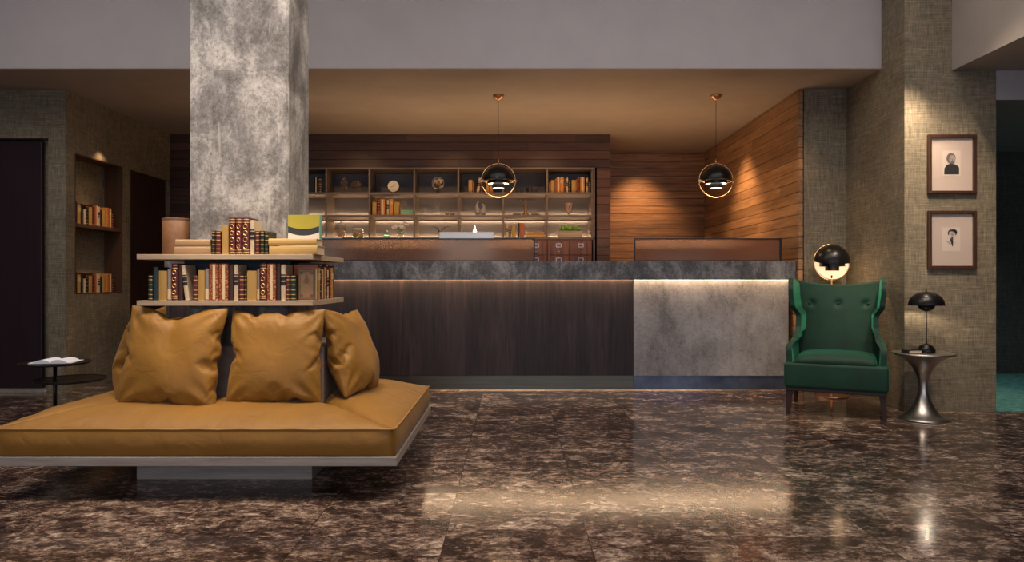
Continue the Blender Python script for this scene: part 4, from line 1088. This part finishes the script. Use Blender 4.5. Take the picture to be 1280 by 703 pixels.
shelf_books([('cream', 'dots', 632.3, 635.5, 16.5, 0), ('brown', 'bands', 635.8, 639, 12, 0), ('tan', 'none', 640, 644.5, 15, 0), ('black', 'none', 647, 649.3, 18, 0), ('rust', 'none', 649.6, 655.5, 18, 0)], 3, 'in the lower cell beside the monitor', 'books in the lower cell beside the monitor')
zz3 = z3+.0145; zz2 = z2+.0145; zz1 = z1+.0145
flat('ochreb', .235, .034, .15, 'none', XS(670, YS), YS, zz3, 0, 'golden book lying at the bottom of the stack in the lower shelf cell', 'books lying on the back shelves')
flat('orange', .215, .030, .15, 'none', XS(669.5, YS), YS+.005, zz3+.0345, .03, 'orange book lying on top of the stack in the lower shelf cell', 'books lying on the back shelves')
flat('cream', .15, .022, .15, 'none', XS(508.5, YS), YS, zz2, 0, 'cream book lying at the bottom of the stack beside the tan book row', 'books lying on the back shelves')
flat('mint', .16, .020, .16, 'none', XS(509, YS), YS, zz2+.0225, .05, 'mint green book lying in the middle of the stack below the clock', 'books lying on the back shelves')
flat('mint', .15, .022, .15, 'none', XS(508.5, YS), YS, zz2+.043, -.04, 'mint green book topmost of the stack below the clock', 'books lying on the back shelves')
# clock
p = SP(492, 1); ck = thing('mantel_clock', 'round cream-faced clock with dark case in the upper shelf row', 'clock', p)
bm = B(); lathe(bm, [(0, -.02), (.070, -.02), (.076, -.012), (.076, .02), (0, .02)], 40, (0, 0, .084), 'y'); obj('case', bm, BRASS, ck)
bm = B(); lathe(bm, [(0, -.0225), (.068, -.0225), (.068, -.0202), (0, -.0202)], 40, (0, 0, .084), 'y'); obj('dial', bm, cm('clock face', (.85, .76, .58), .5), ck)
bm = B(); tube(bm, [(0, -.025, .084), (.022, -.025, .108)], .003, 6); tube(bm, [(0, -.025, .084), (-.036, -.025, .070)], .002, 6); obj('hands', bm, INK, ck)
bm = B(); box(bm, -.05, .05, -.025, .025, 0, .010); obj('foot', bm, BLACKMETAL, ck, bevel=.003)
# globe
p = SP(547.5, 1); gl = thing('desk_globe', 'small silver-ringed desk globe in the upper shelf row', 'globe', p)
def m_globe():
    m = mat('globe map', rough=.4); t_ = NT(m); f_ = t_.noise(t_.coords((14, 14, 14)), 1, 4, .6); t_.color(t_.ramp(f_, [(.46, (.09, .055, .035)), (.52, (.62, .50, .36))])); return m
bm = B(); ball(bm, (0, 0, .125), .062, u=24, v=16); obj('sphere', bm, m_globe(), gl, smooth=True)
bm = B(); tube(bm, [(.073*math.cos(a), 0, .125+.073*math.sin(a)) for a in [k_*PI/16 for k_ in range(32)]], .005, 6, closed=True); obj('meridian_ring', bm, NICK, gl, smooth=True)
bm = B(); lathe(bm, [(0, 0), (.035, 0), (.030, .010), (.008, .022), (.006, .052), (0, .052)], 24); obj('base', bm, BLACKMETAL, gl, smooth=True)
# tree ornaments
TM = cm('tree ornament wire', (.13, .075, .05), .45)
def tree_orn(px, label, hgt, wd, kind):
    p = SP(px, 1); t_ = thing('tree_ornament', label, 'ornament', p)
    bm = B(); tube(bm, [(0, 0, 0), (0, 0, hgt*.5)], .006, 8); lathe(bm, [(0, 0), (.025, 0), (.022, .008), (0, .010)], 16); obj('trunk', bm, TM, t_)
    bm = B(); rnd = random.Random(px)
    for k_ in range(46):
        a = rnd.uniform(0, 2*PI); q = rnd.uniform(0, 1)
        if kind == 'leaf': z_ = hgt*(.22+.75*q); r_ = wd*math.sin(PI*min(1, .12+q*.9))**.8
        else: z_ = hgt*(.42+.5*q); r_ = wd*math.sin(PI*min(1, .15+.8*q))
        s0 = (0, 0, z_*.72); e0 = (r_*math.cos(a), r_*math.sin(a)*.4, z_)
        tube(bm, [s0, e0], .0028, 4); ball(bm, e0, .008, 1, .5, 1.2, 6, 4)
    obj('branches', bm, TM, t_)
tree_orn(430, 'tall slender leaf-shaped tree ornament in the dim upper shelf cell', .20, .042, 'leaf')
tree_orn(445, 'shorter bushy tree ornament beside the slender one in the upper shelf cell', .165, .058, 'bush')
# dark boxes
for px_, w_, h_, lb in ((646.5, .035, .075, 'small black box leftmost in the upper cell right of the pendant'), (652, .04, .085, 'taller black box beside the small one right of the left pendant'), (668, .075, .082, 'black camera-like box in the upper cell beside the end books')):
    t_ = thing('black_box', lb, 'box', SP(px_, 1)); bm = B(); box(bm, -w_/2, w_/2, -.04, .04, 0, h_); obj('body', bm, BLACKSATIN, t_, bevel=.004)
    bm = B(); box(bm, -w_*.35, w_*.35, -.0415, -.0402, h_*.5, h_*.85); obj('front_plate', bm, COV['brown'][0], t_)
t_ = thing('small_figurine', 'tiny dark figurine between the black boxes in the upper shelf row', 'figurine', SP(659.5, 1))
bm = B(); lathe(bm, [(0, 0), (.022, 0), (.018, .012), (.008, .025), (.016, .04), (.010, .05), (.014, .062), (0, .074)], 14); obj('body', bm, BLACKMETAL, t_, smooth=True)
# drinking glasses
CG = PG
for px_, lb in ((531, 'clear tall glass on the middle shelf row, left of the pair below the globe'), (547, 'clear tall glass on the middle shelf row, right of the pair below the globe')):
    bm = B(); lathe(bm, [(0, 0), (.024, 0), (.030, .05), (.036, .15), (.034, .15), (.028, .05), (.022, .006), (0, .006)], 24)
    o = obj('drinking_glass', bm, CG, smooth=True, loc=SP(px_, 2)); tag(o, lb, 'glass', 'glasses below the globe')
for px_, lb in ((559.5, 'left small gold bowl beside the glasses on the middle shelf row'), (565.5, 'right small gold bowl beside the glasses on the middle shelf row')):
    bm = B(); lathe(bm, [(0, 0), (.014, 0), (.028, .014), (.031, .030), (.028, .030), (.025, .014), (0, .006)], 20)
    tag(obj('gold_bowl', bm, BRASS, smooth=True, loc=SP(px_, 2)), lb, 'bowl', 'gold bowls on the middle row')
# bird sculptures
STN = cm('grey ceramic', (.34, .32, .29), .4)
def bird(px, hgt, flip, label):
    t_ = thing('bird_sculpture', label, 'sculpture', SP(px, 2)); bm = B(); s_ = flip
    P = [(0, 0, 0), (s_*.004, 0, hgt*.15), (s_*.002, 0, hgt*.35), (-s_*.010, 0, hgt*.55), (-s_*.010, 0, hgt*.75), (s_*.004, 0, hgt*.90), (s_*.020, 0, hgt*.96)]
    tube(bm, P, .02, 14, radii=[.024, .034, .034, .024, .014, .011, .003]); obj('body', bm, STN, t_, smooth=True)
    bm = B(); ball(bm, (s_*.005, -.012, hgt*.3), .02, .8, .8, 2.0, 10, 8); obj('wing', bm, STN, t_, smooth=True)
bird(597, .185, 1, 'taller grey abstract bird sculpture under the left pendant'); bird(604, .155, -1, 'shorter grey abstract bird sculpture facing the taller one')
# cake stand
t_ = thing('cake_stand', 'glass-topped pedestal stand with bronze foot in the middle shelf row', 'stand', SP(657, 2))
bm = B(); lathe(bm, [(0, 0), (.050, 0), (.048, .010), (.022, .040), (.014, .10), (.013, .195), (0, .195)], 28); obj('pedestal', bm, mat('bronze', (.42, .25, .12), .35, .9), t_, smooth=True)
bm = B(); lathe(bm, [(0, .195), (.120, .195), (.125, .203), (.118, .200), (0, .200)], 40); obj('plate', bm, CG, t_)
for px_, lb in ((646, 'thin dark tray lying left of the pedestal stand foot'), (669, 'thin dark tray lying right of the pedestal stand foot')):
    bm = B(); box(bm, -.055, .055, -.04, .04, 0, .006); box(bm, -.05, .05, -.035, .035, .006, .022)
    tag(obj('tray', bm, TM, loc=SP(px_, 2), bevel=.002), lb, 'tray')
# head vase
t_ = thing('face_mug', 'pinkish clay vase shaped like a face in the middle right shelf cell', 'vase', SP(711, 2))
bm = B(); lathe(bm, [(0, .012), (.022, .012), (.024, .03), (.034, .06), (.043, .10), (.045, .14), (.040, .14), (.038, .10), (.02, .05), (0, .04)], 28)
bmesh.ops.translate(bm, verts=bm.verts, vec=(0, 0, .015)); lathe(bm, [(0, 0), (.016, 0), (.012, .028), (0, .028)], 16); vz = obj('vessel', bm, m_simple('pink clay', (.30, .15, .11), (.62, .42, .34), .6, (40, 40, 40), .3), t_, smooth=True)
bm = B(); ball(bm, (-.016, -.038, .125), .007, u=8, v=6); ball(bm, (.016, -.038, .125), .007, u=8, v=6); ball(bm, (0, -.042, .105), .008, .7, 1, 1.6, 8, 6); ball(bm, (0, -.036, .082), .012, 1, .6, .4, 8, 6); obj('face', bm, COV['brown'][0], t_, smooth=True)
# jars
NUT = m_simple('nuts', (.30, .13, .04), (.75, .45, .18), .5, (60, 60, 60), .3)
def jar(px, rad, h_, fill, label, lid):
    t_ = thing('storage_jar', label, 'jar', SP(px, 3))
    bm = B(); lathe(bm, [(0, 0), (rad*.95, 0), (rad, .008), (rad, h_*.82), (rad*.85, h_*.9), (rad*.80, h_*.9), (rad*.94, h_*.8), (rad*.94, .006), (0, .006)], 28); obj('glass_body', bm, CG, t_, smooth=True)
    bm = B(); rnd = random.Random(px); q = .011
    for k_ in range(90):
        a, rr_ = rnd.uniform(0, 2*PI), rad*.82*math.sqrt(rnd.random()); ball(bm, (rr_*math.cos(a), rr_*math.sin(a), .012+rnd.random()*fill), q, 1, rnd.uniform(.6, 1), rnd.uniform(.6, 1), 6, 4)
    f_ = obj('nuts', bm, NUT, t_, smooth=True); f_['kind'] = 'stuff'
    bm = B()
    if lid == 'ball': lathe(bm, [(0, h_*.9), (rad*.85, h_*.9), (rad*.85, h_*.95), (rad*.3, h_*1.0), (0, h_*1.0)], 24); ball(bm, (0, 0, h_*1.05), .014, u=12, v=8)
    else: lathe(bm, [(0, h_*.9), (rad*.9, h_*.9), (rad*.9, h_*1.0), (0, h_*1.0)], 24)
    obj('lid', bm, mat('pale glass lid', (.75, .72, .66), .2), t_, smooth=False)
jar(426.5, .050, .185, .085, 'tall glass jar of brown nuts with ball-topped lid, lower shelf row', 'ball')
jar(447.5, .070, .115, .055, 'squat wide glass jar of pale nuts with flat lid, lower shelf row', 'flat')
# green bottle and flower vase
t_ = thing('small_bottle', 'small pale green glass bottle left of the flower vase', 'bottle', SP(483.5, 3))
GGL = mat('green glass', (.35, .62, .45), .08, trans=.6)
bm = B(); lathe(bm, [(0, 0), (.036, 0), (.040, .008), (.040, .034), (.030, .046), (.012, .054), (.012, .066), (0, .066)], 24); obj('body', bm, GGL, t_, smooth=True)
bm = B(); ball(bm, (0, 0, .078), .015, u=12, v=8); obj('stopper', bm, GGL, t_, smooth=True)
t_ = thing('flower_vase', 'clear glass vase holding white orchid flowers in the lower shelf row', 'vase', SP(500.5, 3))
bm = B(); lathe(bm, [(0, 0), (.030, 0), (.044, .03), (.046, .06), (.036, .10), (.034, .10), (.043, .06), (.04, .03), (.026, .006), (0, .006)], 28); obj('vessel', bm, CG, t_, smooth=True)
bm = B(); PT = cm('white petals', (.85, .80, .72), .5); rnd = random.Random(4); FC = []
for k_ in range(9):
    fx_, fz_ = -.085+.021*k_+rnd.uniform(-.008, .008), .145+rnd.uniform(-.02, .035); FC.append((fx_, fz_))
for fx_, fz_ in FC:
    fy_ = rnd.uniform(-.03, .02)
    for q in range(5):
        a = q*2*PI/5+rnd.random(); ball(bm, (fx_+.014*math.cos(a), fy_, fz_+.014*math.sin(a)), .011, 1, .35, 1, 8, 5)
fo = obj('flowers', bm, PT, t_, smooth=True)
bm = B()
for fx_, fz_ in FC: tube(bm, [(0, 0, .02), (fx_*.3, 0, .10), (fx_, 0, fz_)], .002, 5)
obj('stems', bm, cm('stem green', (.05, .10, .03), .5), t_)
# twin-arc ornament
t_ = thing('arched_ornament', 'dark metal ornament of two arcs spreading like palm leaves, lower shelf row', 'ornament', SP(550.5, 3))
bm = B()
for s_ in (-1, 1): tube(bm, [(s_*.006, 0, .0)]+[(s_*(.012+.085*(1-math.cos(a))), 0, .055+.080*math.sin(a)) for a in [k_/12*PI*.55 for k_ in range(13)]], .006, 8, radii=[.011]+[.010-.0006*k_ for k_ in range(13)])
obj('arcs', bm, BLACKMETAL, t_, smooth=True)
bm = B(); lathe(bm, [(0, 0), (.03, 0), (.028, .006), (0, .008)], 20); obj('foot', bm, BLACKMETAL, t_)
# cone lamp
t_ = thing('cone_lamp', 'small glowing white cone lamp on the lower shelf behind the monitor', 'lamp', SP(593.5, 3))
bm = B(); lathe(bm, [(0, .03), (.040, .03), (.014, .10), (0, .155)], 24); obj('shade', bm, mat('cone glow', (1, .95, .85), .5, emit=(1, .86, .62), estr=5), t_, smooth=True)
bm = B(); lathe(bm, [(0, 0), (.035, 0), (.035, .03), (0, .03)], 24); obj('base', bm, WHITEP, t_)
# planter
t_ = thing('planter_box', 'pale wooden planter box with bright green plants at the right shelf end', 'planter', SP(712.5, 3))
bm = B(); w_, h_, d_ = .152, .082, .055
box(bm, -w_, w_, -d_, -d_+.01, 0, h_); box(bm, -w_, w_, d_-.01, d_, 0, h_); box(bm, -w_, -w_+.01, -d_+.01, d_-.01, 0, h_); box(bm, w_-.01, w_, -d_+.01, d_-.01, 0, h_); box(bm, -w_+.01, w_-.01, -d_+.01, d_-.01, 0, .01)
obj('box', bm, OAK, t_)
bm = B(); box(bm, -w_+.011, w_-.011, -d_+.011, d_-.011, .011, h_-.012); obj('soil', bm, COV['brown'][0], t_)
LF = m_simple('bright leaves', (.14, .40, .03), (.45, .75, .12), .5, (50, 50, 50), .1)
for cx_ in (-.085, 0.0, .078):
    bm = B(); rnd = random.Random(int(cx_*1000)+200)
    for k_ in range(46):
        a = rnd.uniform(0, 2*PI); el = rnd.uniform(.1, 1.4); L_ = rnd.uniform(.05, .105)
        d = Vector((math.cos(a)*math.cos(el), math.sin(a)*math.cos(el)*.7, math.sin(el))); s_ = d.cross(Vector((0, 0, 1))).normalized()
        b0 = Vector((cx_, 0, h_-.012)); m0 = b0+d*L_*.6; e0 = b0+d*L_+Vector((0, 0, -.008)); wq = L_*.30
        up_ = s_.cross(d).normalized()*.003
        vs = [bm.verts.new(q_) for q_ in (b0, m0+s_*wq+up_, e0, m0-s_*wq+up_, m0-up_)]
        bm.faces.new((vs[0], vs[4], vs[1])); bm.faces.new((vs[4], vs[2], vs[1])); bm.faces.new((vs[0], vs[3], vs[4])); bm.faces.new((vs[4], vs[3], vs[2]))
    obj('plant', bm, LF, t_)

# ------------------------------------------------------------------ niche books, spines into the room
def niche_row(zb, where, group):
    seq = [('brown', 'none', .045), ('tan', 'label', .05), ('black', 'none', .03), ('cream', 'none', .028), ('brown', 'bands', .042), ('tan', 'none', .055), ('red', 'bands', .034), ('rust', 'stripe', .050), ('cream', 'dots', .03), ('brown', 'none', .036), ('tan', 'none', .055), ('orange', 'bands', .045), ('rust', 'stripe', .050), ('red', 'bands', .03)]
    hs = [.215, .19, .20, .15, .19, .18, .205, .21, .20, .17, .18, .205, .205, .15]
    y_ = 6.825
    for i, (st_, dc, w_) in enumerate(seq):
        if i == 3: y_ += .012
        book(st_, w_-.001, hs[i], .14, dc, (XL-.022, y_+w_/2, zb+.0004), (0, 0, PI/2), '%s book%s, %s %s' % (COV[st_][1], DECO[dc], ORD[i], where), group)
        y_ += w_+.006
niche_row(1.612, 'on the wall niche upper shelf', 'books on the upper niche shelf')
niche_row(NZ0+e+.0, 'on the wall niche bottom', 'books on the niche bottom')
